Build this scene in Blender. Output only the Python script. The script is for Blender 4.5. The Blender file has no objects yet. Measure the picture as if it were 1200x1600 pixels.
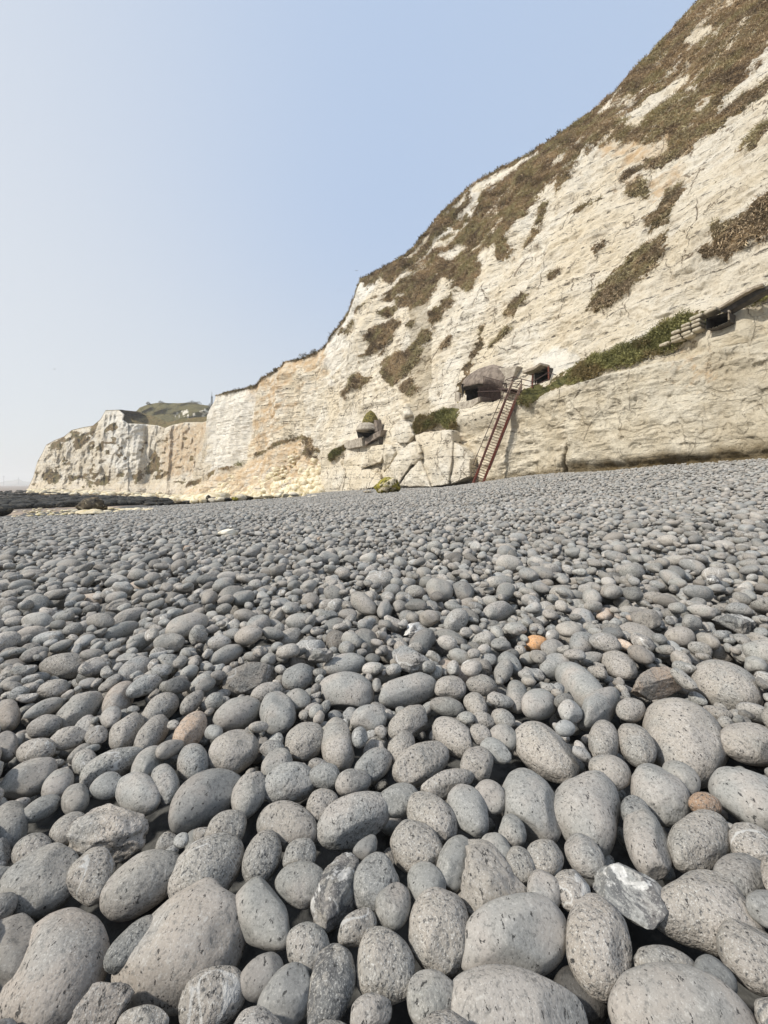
import bpy, bmesh, math, random
import numpy as np
from mathutils import Vector, Matrix

# ------------------------------------------------------------------ camera, sky, sun
F = 600.0; H0 = 757.0; CH = 0.8            # focal length and horizon in photo pixels, eye height in m
SC = bpy.context.scene
col = SC.collection
cam_d = bpy.data.cameras.new("camera"); cam = bpy.data.objects.new("camera", cam_d); col.objects.link(cam)
cam.location = (0, 0, CH); cam.rotation_euler = (math.radians(90), 0, 0)
cam_d.sensor_width = 36; cam_d.lens = F/1600*36; cam_d.shift_y = -(800-H0)/1600
cam_d.clip_start = 0.05; cam_d.clip_end = 12000
SC.camera = cam

SUN_EL, SUN_AZ = math.radians(44), math.radians(-112)   # azimuth from +Y (view direction), clockwise
sd = Vector((math.sin(SUN_AZ)*math.cos(SUN_EL), math.cos(SUN_AZ)*math.cos(SUN_EL), math.sin(SUN_EL)))
world = bpy.data.worlds.new("World"); SC.world = world; world.use_nodes = True
wn = world.node_tree; wn.nodes.clear()
sky = wn.nodes.new("ShaderNodeTexSky"); sky.sky_type = 'NISHITA'; sky.sun_disc = False
sky.sun_elevation = SUN_EL; sky.sun_rotation = SUN_AZ
sky.altitude = 0; sky.air_density = 1.0; sky.dust_density = 2.5; sky.ozone_density = 1.6
bg = wn.nodes.new("ShaderNodeBackground"); bg.inputs[1].default_value = 0.15
wo = wn.nodes.new("ShaderNodeOutputWorld")
# thin high haze over the clear sky: whiter towards the horizon and towards the sun side
tc = wn.nodes.new("ShaderNodeTexCoord"); sx_ = wn.nodes.new("ShaderNodeSeparateXYZ"); wn.links.new(tc.outputs['Generated'], sx_.inputs[0])
def wmap(sock, a, b):
    x = wn.nodes.new("ShaderNodeMapRange"); x.interpolation_type = 'SMOOTHSTEP'; x.inputs[1].default_value = a; x.inputs[2].default_value = b; wn.links.new(sock, x.inputs[0]); return x.outputs[0]
def wmix(f, a, b):
    x = wn.nodes.new("ShaderNodeMix"); x.data_type = 'RGBA'
    for i, v in ((0, f), (6, a), (7, b)):
        if hasattr(v, 'links'): wn.links.new(v, x.inputs[i])
        else: x.inputs[i].default_value = v if i == 0 else (*v, 1)
    return x.outputs[2]
HZ = 6.667
veil = wmix(wmap(sx_.outputs[2], 0.0, .62), (.665*HZ, .705*HZ, .735*HZ), (.475*HZ, .59*HZ, .78*HZ))
veil = wmix(wmap(sx_.outputs[0], .05, -.95), veil, (.72*HZ, .745*HZ, .765*HZ))
mixed = wmix(.88, sky.outputs[0], veil)
wn.links.new(mixed, bg.inputs[0]); wn.links.new(bg.outputs[0], wo.inputs[0])
sun_d = bpy.data.lights.new("sun", 'SUN'); sun_d.energy = 4.0; sun_d.angle = math.radians(2.5); sun_d.color = (1.0, 0.95, 0.87)
sun = bpy.data.objects.new("sun", sun_d); col.objects.link(sun)
sun.rotation_euler = (-sd).to_track_quat('-Z', 'Y').to_euler()
SC.view_settings.view_transform = 'Standard'; SC.view_settings.look = 'None'
SC.view_settings.exposure = 0.12; SC.view_settings.gamma = 1.0
SC.cycles.max_bounces = 5; SC.cycles.diffuse_bounces = 3; SC.cycles.volume_bounces = 1

rng = np.random.default_rng(7)
random.seed(7)

# ------------------------------------------------------------------ helpers
def P(px, py, Y):
    return np.array([(px-600.0)/F*Y, Y, CH+(H0-py)/F*Y])
def pix(p):
    return 600+F*p[0]/p[1], H0-F*(p[2]-CH)/p[1]

def _h(ix, iy, iz, s):
    n = (ix.astype(np.int64)*374761393 + iy.astype(np.int64)*668265263 + iz.astype(np.int64)*2147483647 + s*1274126177) & 0xffffffff
    n = ((n ^ (n >> 13))*1274126177) & 0xffffffff
    n = ((n ^ (n >> 16))*2246822519) & 0xffffffff
    return ((n ^ (n >> 15)) & 0xffff)/32767.5-1.0
def noise(p, s=0):
    """value noise, p (N,3) -> (N,) in -1..1"""
    f = np.floor(p); u = p-f; u = u*u*u*(u*(u*6-15)+10); i = f.astype(np.int64)
    x, y, z = i[:, 0], i[:, 1], i[:, 2]; ux, uy, uz = u[:, 0], u[:, 1], u[:, 2]
    def L(a, b, t): return a+(b-a)*t
    c = [[[_h(x+a, y+b, z+d, s) for d in (0, 1)] for b in (0, 1)] for a in (0, 1)]
    return L(L(L(c[0][0][0], c[0][0][1], uz), L(c[0][1][0], c[0][1][1], uz), uy),
             L(L(c[1][0][0], c[1][0][1], uz), L(c[1][1][0], c[1][1][1], uz), uy), ux)
def fbm(p, o=4, s=0, g=.5):
    a = 1.0; r = 0; t = 0
    for k in range(o):
        r = r+a*noise(p*(2.03**k)+k*17.3, s+k); t += a; a *= g
    return r/t
def ridge(p, o=4, s=0):
    a = 1.0; r = 0; t = 0
    for k in range(o):
        r = r+a*(1-2*np.abs(noise(p*(2.03**k)+k*11.7, s+k))); t += a; a *= .5
    return r/t
def sstep(a, b, x):
    t = np.clip((x-a)/(b-a), 0, 1); return t*t*(3-2*t)
def polysd(px, py, poly):
    """signed distance, positive inside; px,py arrays"""
    poly = np.array(poly, float); n = len(poly)
    d = np.full(px.shape, 1e9); inside = np.zeros(px.shape, bool)
    x0, y0 = poly.min(0)-60; x1, y1 = poly.max(0)+60
    m = (px > x0) & (px < x1) & (py > y0) & (py < y1)
    qx, qy = px[m], py[m]; dd = np.full(qx.shape, 1e9); ins = np.zeros(qx.shape, bool)
    for i in range(n):
        ax, ay = poly[i]; bx, by = poly[(i+1) % n]
        ex, ey = bx-ax, by-ay; wx, wy = qx-ax, qy-ay
        t = np.clip((wx*ex+wy*ey)/(ex*ex+ey*ey+1e-9), 0, 1)
        dd = np.minimum(dd, (wx-ex*t)**2+(wy-ey*t)**2)
        c = ((ay > qy) != (by > qy))
        if ey != 0: ins ^= c & (qx < (bx-ax)*(qy-ay)/ey+ax)
    dd = np.sqrt(dd); dd[~ins] *= -1
    d = np.full(px.shape, -60.0); d[m] = np.maximum(dd, -60)
    return d

def new_mesh(name, V, Fc, smooth=False, attrs=None):
    """V (N,3), Fc list/array of faces (same size array is fast)"""
    me = bpy.data.meshes.new(name)
    V = np.asarray(V, np.float32)
    if isinstance(Fc, np.ndarray):
        k = Fc.shape[1]; me.vertices.add(len(V)); me.vertices.foreach_set("co", V.ravel())
        me.loops.add(Fc.size); me.loops.foreach_set("vertex_index", Fc.astype(np.int32).ravel())
        me.polygons.add(len(Fc)); me.polygons.foreach_set("loop_start", np.arange(0, Fc.size, k, dtype=np.int32))
        me.update(calc_edges=True)
    else:
        me.from_pydata(V.tolist(), [], Fc); me.update()
    if smooth: me.polygons.foreach_set("use_smooth", np.ones(len(me.polygons), bool))
    for k, v in (attrs or {}).items():
        a = me.attributes.new(k, 'FLOAT', 'POINT'); a.data.foreach_set("value", np.asarray(v, np.float32))
    return me
def tag(o, label=None, cat=None, group=None, kind=None):
    if label: o['label'] = label
    if cat: o['category'] = cat
    if group: o['group'] = group
    if kind: o['kind'] = kind
    return o
def obj(name, me, mat=None, parent=None):
    o = bpy.data.objects.new(name, me); col.objects.link(o)
    if mat and me and not me.materials: me.materials.append(mat)
    if parent: o.parent = parent
    return o
def empty(name, loc=(0, 0, 0)):
    o = bpy.data.objects.new(name, None); o.location = loc; o.empty_display_size = .1; col.objects.link(o); return o

class MB:
    """collects shapes (world coordinates) into one mesh"""
    def __init__(s): s.v = []; s.f = []
    def add(s, V, Fc):
        n = len(s.v); s.v += [tuple(map(float, v)) for v in V]; s.f += [tuple(i+n for i in f) for f in Fc]; return s
    def tube(s, pts, r, n=6):
        pts = [Vector(p) for p in pts]; rings = []
        for i, p in enumerate(pts):
            d = (pts[min(i+1, len(pts)-1)]-pts[max(i-1, 0)]).normalized()
            a = d.cross(Vector((0, 0, 1)) if abs(d.z) < .95 else Vector((1, 0, 0))).normalized(); b = d.cross(a)
            rr = r[i] if isinstance(r, (list, tuple)) else r
            rings.append([p+a*math.cos(t)*rr+b*math.sin(t)*rr for t in [2*math.pi*k/n for k in range(n)]])
        V = [q for R in rings for q in R]; Fc = []
        for i in range(len(pts)-1):
            for k in range(n):
                Fc.append((i*n+k, i*n+(k+1) % n, (i+1)*n+(k+1) % n, (i+1)*n+k))
        Fc.append(tuple(range(n-1, -1, -1))); Fc.append(tuple((len(pts)-1)*n+k for k in range(n)))
        return s.add(V, Fc)
    def beam(s, a, b, u, w, h):
        """box from a to b, width w along u, height h along the third axis"""
        a = Vector(a); b = Vector(b); d = (b-a).normalized(); u = Vector(u); u = (u-d*u.dot(d)).normalized(); v = d.cross(u)
        V = [q+u*x*w/2+v*y*h/2 for q in (a, b) for x, y in ((-1, -1), (1, -1), (1, 1), (-1, 1))]
        return s.add(V, [(3, 2, 1, 0), (4, 5, 6, 7), (0, 1, 5, 4), (1, 2, 6, 5), (2, 3, 7, 6), (3, 0, 4, 7)])
    def build(s, name, mat=None, parent=None, smooth=False, bevel=0):
        V = np.array(s.v); c = V.mean(0) if parent is None else np.array(parent.location)
        if parent is not None and parent.type == 'MESH' and parent.parent: c = c+np.array(parent.parent.location)
        me = new_mesh(name, V-c, s.f, smooth)
        if bevel:
            bm = bmesh.new(); bm.from_mesh(me); bmesh.ops.bevel(bm, geom=bm.edges[:], offset=bevel, segments=2, affect='EDGES', profile=.5); bm.to_mesh(me); bm.free()
        o = obj(name, me, mat, parent)
        if parent is None: o.location = c
        return o

# ------------------------------------------------------------------ materials
class NT:
    def __init__(s, name):
        s.m = bpy.data.materials.new(name); s.m.use_nodes = True; s.t = s.m.node_tree; s.t.nodes.clear()
        s.out = s.n('ShaderNodeOutputMaterial'); s.b = s.n('ShaderNodeBsdfPrincipled'); s.l(s.b.outputs[0], s.out.inputs[0])
        s.pos = s.n('ShaderNodeNewGeometry').outputs['Position']
    def n(s, ty, **k):
        x = s.t.nodes.new(ty)
        for a, b in k.items(): setattr(x, a, b)
        return x
    def l(s, a, b): s.t.links.new(a, b)
    def put(s, sock, v):
        if hasattr(v, 'links'): s.l(v, sock)
        elif isinstance(v, (tuple, list)) and len(v) == 3 and sock.type == 'RGBA': sock.default_value = (*v, 1)
        else: sock.default_value = v
    def math(s, op, a, b=0.0, c=0.0, clamp=False):
        x = s.n('ShaderNodeMath', operation=op, use_clamp=clamp); s.put(x.inputs[0], a); s.put(x.inputs[1], b); s.put(x.inputs[2], c); return x.outputs[0]
    def ramp(s, v, lo, hi, a=0.0, b=1.0):
        x = s.n('ShaderNodeMapRange', clamp=True, interpolation_type='SMOOTHSTEP'); s.put(x.inputs[0], v)
        for i, q in enumerate((lo, hi, a, b)): s.put(x.inputs[i+1], q)
        return x.outputs[0]
    def mix(s, f, a, b):
        x = s.n('ShaderNodeMix', data_type='RGBA'); s.put(x.inputs[0], f); s.put(x.inputs[6], a); s.put(x.inputs[7], b); return x.outputs[2]
    def vmul(s, v, m):
        x = s.n('ShaderNodeVectorMath', operation='MULTIPLY'); s.put(x.inputs[0], v); x.inputs[1].default_value = m if isinstance(m, tuple) else (m, m, m); return x.outputs[0]
    def vadd(s, v, m):
        x = s.n('ShaderNodeVectorMath', operation='ADD'); s.put(x.inputs[0], v); s.put(x.inputs[1], m); return x.outputs[0]
    def noise(s, v, sc, det=4, rough=.55, dist=0.0):
        x = s.n('ShaderNodeTexNoise'); s.put(x.inputs['Vector'], v); x.inputs['Scale'].default_value = sc
        x.inputs['Detail'].default_value = det; x.inputs['Roughness'].default_value = rough; x.inputs['Distortion'].default_value = dist
        return x.outputs[0]
    def voro(s, v, sc, feat='F1'):
        x = s.n('ShaderNodeTexVoronoi', feature=feat); s.put(x.inputs['Vector'], v); x.inputs['Scale'].default_value = sc; return x.outputs['Distance']
    def attr(s, name, ty='GEOMETRY'):
        x = s.n('ShaderNodeAttribute', attribute_name=name, attribute_type=ty); return x.outputs['Fac']
    def bump(s, h, d, st=1.0, prev=None):
        x = s.n('ShaderNodeBump'); s.put(x.inputs['Height'], h); x.inputs['Distance'].default_value = d; s.put(x.inputs['Strength'], st)
        if prev is not None: s.l(prev, x.inputs['Normal'])
        return x.outputs[0]
    def fin(s, colr, rough=.9, nrm=None, spec=.3):
        s.put(s.b.inputs['Base Color'], colr); s.put(s.b.inputs['Roughness'], rough); s.b.inputs['Specular IOR Level'].default_value = spec
        if nrm is not None: s.l(nrm, s.b.inputs['Normal'])
        return s.m
SKIP = False
def m_pebble():
    t = NT('pebble_stone')
    tone = t.attr('tone', 'INSTANCER'); warm = t.attr('warm', 'INSTANCER'); white = t.attr('white', 'INSTANCER'); pit = t.attr('pit', 'INSTANCER')
    off = t.math('MULTIPLY', tone, 57.3)
    rn1 = t.math('FRACT', t.math('MULTIPLY', tone, 91.7)); rn2 = t.math('FRACT', t.math('MULTIPLY', tone, 233.1))
    cx = t.n('ShaderNodeCombineXYZ'); t.l(off, cx.inputs[0]); t.l(off, cx.inputs[1])
    p = t.vadd(t.pos, cx.outputs[0])
    base = t.mix(warm, (.280, .272, .245), (.50, .27, .12))
    n1 = t.noise(p, 9, 3, .5)
    n2 = t.noise(p, 34, 4, .6)
    nw = t.math('SUBTRACT', 1.0, warm, clamp=True)
    base = t.mix(t.math('MULTIPLY', t.ramp(rn2, .55, 1.0, 0, .75), nw), base, (.262, .270, .268)); base = t.mix(t.math('MULTIPLY', t.ramp(rn2, .35, 0, 0, .7), nw), base, (.335, .29, .24))
    fl_ = t.math('MULTIPLY', t.ramp(white, .42, .55), t.ramp(t.noise(p, 17, 4, .65, 1.5), .44, .52)); base = t.mix(fl_, base, (.055, .056, .06))
    base = t.mix(t.math('MULTIPLY', t.ramp(n1, .42, .68), t.math('SUBTRACT', 1.0, warm, clamp=True)), base, (.34, .31, .275))
    base = t.mix(t.ramp(n1, .52, .30, 0, .6), base, (.235, .235, .22))
    sp = t.noise(p, 330, 2, .7)
    sp2 = t.noise(p, 170, 3, .6)
    light = t.ramp(sp, .54, .70)
    dark = t.ramp(sp2, .46, .33)
    mo = t.noise(p, 95, 3, .7); base = t.mix(t.ramp(mo, .56, .70, 0, .55), base, (.46, .44, .40)); base = t.mix(t.ramp(mo, .46, .32, 0, .6), base, (.12, .118, .108))
    c = t.mix(t.math('MULTIPLY', light, t.ramp(rn1, 0, 1, .25, .85)), base, (.58, .565, .52))
    c = t.mix(t.math('MULTIPLY', dark, t.ramp(rn1, 0, .9, .35, .95)), c, (.07, .07, .068))
    # pits, elongated along one direction
    pv = t.vmul(p, (1.0, .55, .8))
    pn = t.noise(pv, 120, 4, .66)
    area = t.ramp(t.noise(p, 16, 2), .38, .62)
    thr = t.math('SUBTRACT', .315, t.math('MULTIPLY', pit, t.math('MULTIPLY', area, -.055)))
    pits = t.ramp(pn, t.math('ADD', thr, .03), thr)
    c = t.mix(t.math('MULTIPLY', pits, .85), c, (.035, .034, .033))
    # chalky white rind patches
    wn_ = t.math('ADD', t.noise(p, 13, 5, .62, 1.2), t.math('MULTIPLY', t.math('SUBTRACT', t.noise(p, 140, 3), .5), .10))
    wl = t.math('SUBTRACT', .80, t.math('MULTIPLY', white, .38))
    wm = t.ramp(wn_, wl, t.math('ADD', wl, .045))
    c = t.mix(wm, c, t.mix(t.ramp(mo, .4, .6), (.40, .39, .365), (.56, .545, .51)))
    vn = t.math('ABSOLUTE', t.math('SUBTRACT', t.noise(p, 6, 3, .5, .6), .5)); vv_ = t.math('MULTIPLY', t.ramp(vn, .012, .004), t.math('MULTIPLY', t.ramp(rn1, .80, .84), t.ramp(n1, .45, .5)))
    c = t.mix(t.math('MULTIPLY', vv_, .7), c, (.52, .51, .48))
    hs = t.n('ShaderNodeHueSaturation'); t.l(c, hs.inputs['Color']); t.l(t.math('MULTIPLY_ADD', tone, .9, .10), hs.inputs['Value'])
    sm = t.ramp(rn1, .05, .7, .22, 1.0)
    nb = t.bump(n2, .012, t.math('MULTIPLY', sm, .7))
    nb = t.bump(mo, .004, t.math('MULTIPLY', sm, .8), nb)
    nb = t.bump(sp2, .0020, t.math('MULTIPLY', sm, .8), nb)
    nb = t.bump(t.math('MULTIPLY', pits, -1.0), .004, 1.0, nb)
    return t.fin(hs.outputs[0], t.ramp(n1, .3, .7, .72, .92), nb, .35)
def m_chalk(name, veg=True, fine=1.0):
    t = NT(name); p = t.pos
    n1 = t.noise(p, .18, 5, .6); n2 = t.noise(p, 1.1, 6, .6); 
    c = t.mix(t.ramp(n1, .35, .65), (.79, .69, .52), (.83, .77, .65))
    c = t.mix(t.ramp(n2, .48, .30, 0, .5), c, (.66, .57, .43))
    ps = t.vadd(t.vmul(p, (.22, .22, 2.2)), t.vmul(t.noise(p, .35, 2), (.6, .6, .6)))
    st = t.noise(ps, 1.0, 5, .6)                       # bedding
    c = t.mix(t.ramp(st, .44, .32, 0, .4), c, (.58, .50, .38))
    blk = t.noise(t.vmul(p, (1, 1, .28)), .9, 5, .65)       # vertical streaks
    c = t.mix(t.ramp(blk, .50, .33, 0, .35), c, (.60, .50, .36))
    # rows of flint along the bedding
    z = t.n('ShaderNodeSeparateXYZ'); t.l(p, z.inputs[0])
    zz = t.math('ADD', z.outputs[2], t.math('MULTIPLY', t.noise(p, .25, 3), .9))
    fr = t.math('FRACT', t.math('MULTIPLY', zz, .72))
    band = t.ramp(t.math('ABSOLUTE', t.math('SUBTRACT', fr, .5)), .085, .03)
    nod = t.noise(t.vmul(p, (1.0, 1.0, 2.6)), 2.6*fine, 3, .6)
    fl = t.math('MULTIPLY', band, t.ramp(nod, .51, .60))
    fr2 = t.math('FRACT', t.math('MULTIPLY', zz, 1.83)); ln2 = t.ramp(t.math('ABSOLUTE', t.math('SUBTRACT', fr2, .5)), .045, .012)
    fl = t.math('MAXIMUM', fl, t.math('MULTIPLY', ln2, t.ramp(t.noise(t.vmul(p, (.8, .8, 1.4)), 1.3, 4, .7), .50, .58)))
    nod2 = t.noise(p, 3.3*fine, 3, .62); fl = t.math('MAXIMUM', fl, t.ramp(nod2, .69, .74))
    c = t.mix(t.math('MULTIPLY', fl, .85), c, (.10, .085, .07))
    gs = t.noise(t.vmul(p, (.9, .9, .22)), .55, 6, .7); c = t.mix(t.ramp(gs, .53, .66, 0, .32), c, (.50, .46, .39))
    crk = t.voro(t.vadd(t.vmul(p, (.55, .55, .30)), t.vmul(t.noise(p, .8, 4), (1.1, 1.1, 1.1))), 1.0, 'DISTANCE_TO_EDGE')
    ck = t.math('MULTIPLY', t.ramp(crk, .022, .004), t.ramp(t.noise(p, .3, 2), .44, .56))
    c = t.mix(t.math('MULTIPLY', ck, .85), c, (.22, .17, .12))
    fs = t.noise(t.vmul(p, (1, 1, 1.5)), 6.5*fine, 5, .8)
    c = t.mix(t.ramp(fs, .47, .34, 0, .45), c, (.42, .35, .25)); c = t.mix(t.ramp(fs, .38, .345, 0, .9), c, (.16, .13, .10))
    if veg:
        c = t.mix(t.math('MULTIPLY', t.attr('low'), .62), c, t.mix(t.ramp(t.noise(p, .75, 5, .6), .38, .60), (.60, .51, .355), (.80, .72, .56)))
        c = t.mix(t.math('MULTIPLY', t.attr('ochre'), t.ramp(t.noise(p, .9, 5), .35, .62, .25, 1)), c, (.64, .47, .29))
        c = t.mix(t.math('MULTIPLY', t.attr('pale'), .6), c, (.88, .85, .77))
        c = t.mix(t.math('MULTIPLY', t.attr('stain'), t.ramp(t.noise(p, 1.6, 4), .30, .60, .75, 1)), c, (.19, .14, .07))
        dt = t.n('ShaderNodeVectorMath', operation='DOT_PRODUCT'); t.l(p, dt.inputs[0]); dt.inputs[1].default_value = (-.41, .69, .6); dt2 = t.n('ShaderNodeVectorMath', operation='DOT_PRODUCT'); t.l(p, dt2.inputs[0]); dt2.inputs[1].default_value = (.30, -.52, .8)
        cb = t.n('ShaderNodeCombineXYZ'); t.l(t.math('MULTIPLY', dt.outputs['Value'], .35), cb.inputs[0]); t.l(t.math('MULTIPLY', dt2.outputs['Value'], 1.5), cb.inputs[1]); t.l(t.math('MULTIPLY', z.outputs[0], .3), cb.inputs[2])
        gt = t.noise(cb.outputs[0], 2.2, 5, .75)
        vc = t.mix(t.ramp(gt, .38, .62), (.13, .088, .052), (.36, .25, .135))
        vc = t.mix(t.ramp(t.noise(p, .28, 3), .46, .64, 0, .6), vc, (.17, .155, .065))
        gc = t.mix(t.ramp(gt, .35, .65), (.055, .055, .022), (.18, .17, .065))
        vc = t.mix(t.math('MULTIPLY', t.attr('dk'), .75), vc, t.mix(t.ramp(gt, .38, .62), (.04, .032, .022), (.14, .112, .072)))
        vc = t.mix(t.attr('green'), vc, gc)
        vm = t.attr('veg'); vv = t.ramp(t.math('ADD', vm, t.math('MULTIPLY', t.math('SUBTRACT', t.noise(p, 2.6, 5, .75), .5), 2.6)), .42, .56)
        c = t.mix(vv, c, vc)
    farm = t.ramp(t.math('ADD', z.outputs[1], 0.0), 36, 58)
    stw = t.math('MULTIPLY', st, t.math('MULTIPLY_ADD', farm, -.22, .36))
    hgt = t.math('ADD', stw, t.math('ADD', t.math('MULTIPLY', n2, .8), t.math('MULTIPLY', t.math('MULTIPLY', blk, farm), .8)))
    nb = t.bump(hgt, .5/fine, .8)
    wp = t.vadd(t.vmul(p, (1.0, 1.0, 1.5)), t.vmul(t.noise(p, 1.5, 3), (.9, .9, .9)))
    chip = t.voro(wp, 1.7*fine); chip2 = t.noise(t.vmul(p, (1, 1, 1.7)), 5.5*fine, 6, .78)
    nb = t.bump(chip, .14/fine, .55, nb)
    nb = t.bump(chip2, .22/fine, .9, nb)
    nb = t.bump(t.math('MULTIPLY', t.math('MAXIMUM', ck, fl), -1), .12, .8, nb)
    return t.fin(c, .95, nb, .1)
def m_simple(name, a, b, sc=6, rough=.85, bumpd=.01, metal=0.0, spots=None, lo=.38, hi=.62):
    t = NT(name); n = t.noise(t.pos, sc, 5, .62)
    c = t.mix(t.ramp(n, lo, hi), a, b)
    if spots: c = t.mix(t.ramp(t.noise(t.pos, sc*3.1, 4, .6), .56, .64), c, spots)
    t.b.inputs['Metallic'].default_value = metal
    return t.fin(c, rough, t.bump(t.noise(t.pos, sc*3, 4, .65), bumpd, .8), .3)
def m_leaf(name, a, b, c3=None):
    t = NT(name); v = t.attr('tint')
    c = t.mix(v, a, b)
    if c3: c = t.mix(t.ramp(t.noise(t.pos, .5, 3), .45, .62), c, c3)
    t.fin(c, .85, None, .15)
    return t.m

M = {}
M['pebble'] = m_pebble()
M['chalk'] = m_chalk('chalk_near')
M['chalkfar'] = m_chalk('chalk_far', True, .45)
M['block'] = m_chalk('chalk_block', False, 1.0)
M['rust'] = m_simple('rusty_red_steel', (.10, .028, .018), (.20, .06, .035), 9, .75, .004, 0, (.05, .03, .025))
M['darkrust'] = m_simple('dark_rusty_iron', (.045, .030, .026), (.095, .06, .05), 12, .8, .003)
M['galv'] = m_simple('weathered_pale_steel', (.30, .27, .23), (.42, .38, .32), 8, .6, .002, 0, (.16, .08, .05))
M['conc'] = m_simple('weathered_concrete', (.30, .26, .21), (.46, .41, .33), 2.4, .95, .03, 0, (.17, .14, .11))
M['concbrown'] = m_simple('brown_shuttered_concrete', (.13, .105, .085), (.25, .205, .165), 3, .95, .03)
M['concin'] = m_simple('shade_dark_concrete', (.05, .045, .04), (.09, .08, .07), 3, .95, .03)  # concrete colour darkened to carry the shade inside hollows and under the hood
M['moss'] = m_simple('yellow_green_weed', (.04, .036, .012), (.22, .18, .04), 7, .8, .05)
M['bag'] = m_simple('hardened_sandbag', (.36, .31, .23), (.50, .45, .35), 5, .95, .02, 0, (.24, .2, .14))
M['wood'] = m_simple('grey_timber', (.22, .18, .13), (.38, .33, .26), 6, .9, .01)
M['grass'] = m_leaf('dry_cliff_grass', (.105, .075, .05), (.68, .53, .34), (.44, .38, .22))
M['green'] = m_leaf('green_cliff_plants', (.07, .075, .028), (.34, .32, .13), (.22, .17, .08))
M['scrub'] = m_leaf('dark_scrub', (.06, .052, .032), (.19, .16, .09))
M['weed'] = m_simple('black_seaweed_rock', (.005, .006, .005), (.024, .022, .016), 1.5, .7, .08, 0, (.09, .075, .05))
M['mast'] = m_simple('grey_mast_steel', (.20, .22, .24), (.28, .30, .32), 1, .7, .01)

# ------------------------------------------------------------------ cliff surface (analytic, in metres)
BY = [-30, 0, 8, 14, 20, 27, 33, 38, 46, 52, 60, 72, 90, 130]
BX = [42, 23.5, 17.6, 13.9, 10.6, 7.6, 4.6, 1.3, -3.5, -7.5, -12, -24, -45, -85]
def Xb(Y): return np.interp(Y, BY, BX)
def setb(z, Y):
    k = np.interp(Y, [10, 30, 42, 55, 70], [.55, .5, .35, .16, .10])
    zl = 6.4; led = np.interp(Y, [24, 34], [1.3, .2]); k2 = np.interp(Y, [10, 50, 70], [.8, .7, .1]); zt = np.interp(Y, [15, 40], [17, 20])
    zz = np.maximum(z, -2)
    return 1.1*(.10*np.minimum(zz, zl)+led*np.clip((zz-zl)/.4, 0, 1)+k*np.clip(zz-zl, 0, zt-zl)+k2*np.maximum(zz-zt, 0))
YS = np.exp(np.linspace(np.log(3), np.log(260), 700))
def depth_col(px, pys):
    sx = (px-600)/F; t = (H0-pys)/F
    z = CH+t[:, None]*YS[None]
    g = sx*YS[None]-Xb(YS)[None]-setb(z, np.broadcast_to(YS, z.shape))
    hit = g >= 0; i = np.clip(np.argmax(hit, 1), 1, len(YS)-1); r = np.arange(len(pys)); g0 = g[r, i-1]; g1 = g[r, i]
    return YS[i-1]+(YS[i]-YS[i-1])*(-g0/(g1-g0+1e-9))

SKY = [(288, 768), (300, 742), (312, 715), (320, 690), (326, 650), (338, 618), (362, 611), (385, 607), (403, 602), (414, 589), (428, 582), (447, 567),
       (452, 565), (478, 560), (506, 545), (513, 535), (525, 519), (543, 499), (549, 488), (556, 466), (566, 438), (600, 420), (635, 402), (660, 375), (700, 326),
       (735, 296), (757, 279), (790, 262), (830, 240), (880, 208), (915, 185), (955, 150), (1000, 100), (1050, 50), (1090, 5), (1130, -45), (1200, -120), (1420, -330), (1640, -560)]
BASE = [(280, 783), (480, 775), (540, 768), (620, 762), (740, 758), (800, 748), (870, 740), (1000, 733), (1200, 718), (1420, 704), (1640, 690)]
def sky_y(px): return np.interp(px, [a for a, b in SKY], [b for a, b in SKY])
def base_y(px): return np.interp(px, [a for a, b in BASE], [b for a, b in BASE])

# beach height: thin plate spline through points
ctrl = [(0, 0, 0), (3, 3, .15), (-3, 3, -.12), (2.5, .5, .12), (-2.5, .5, -.12), (20, 5, 2.3), (-20, 0, -.75), (11, -5, 1.1), (-20, 20, -.98), (-32, 36, -1.65), (-28, 52, -1.6), (-8, -8, -.4), (6, 10, .45), (-6, 12, -.25), (0, 22, .15)]
for q in (290, 380, 480, 540, 620, 740, 800, 870, 1000, 1100, 1200, 1350, 1560):
    by = float(base_y(q)); yy = float(depth_col(q, np.array([by]))[0]); w = P(q, by, yy); ctrl.append((w[0], w[1], w[2]-.02))
ctrl = np.array(ctrl)
def _U(r2): return .5*r2*np.log(r2+1e-9)
_n = len(ctrl); _K = _U(((ctrl[:, None, :2]-ctrl[None, :, :2])**2).sum(2))+np.eye(_n)*2.0; _Pm = np.c_[np.ones(_n), ctrl[:, :2]]
_A = np.zeros((_n+3, _n+3)); _A[:_n, :_n] = _K; _A[:_n, _n:] = _Pm; _A[_n:, :_n] = _Pm.T
_w = np.linalg.solve(_A, np.r_[ctrl[:, 2], 0, 0, 0])
def zb(X, Y):
    X = np.asarray(X, float); Y = np.asarray(Y, float); sh = X.shape; x = X.ravel(); y = Y.ravel(); o = np.empty(len(x))
    for k in range(0, len(x), 50000):
        a = x[k:k+50000]; b = y[k:k+50000]
        r2 = (a[:, None]-ctrl[None, :, 0])**2+(b[:, None]-ctrl[None, :, 1])**2
        o[k:k+50000] = _U(r2)@_w[:_n]+_w[_n]+_w[_n+1]*a+_w[_n+2]*b
    o += .05*noise(np.c_[x*.35, y*.35, x*0], 5)
    return o.reshape(sh)

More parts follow.
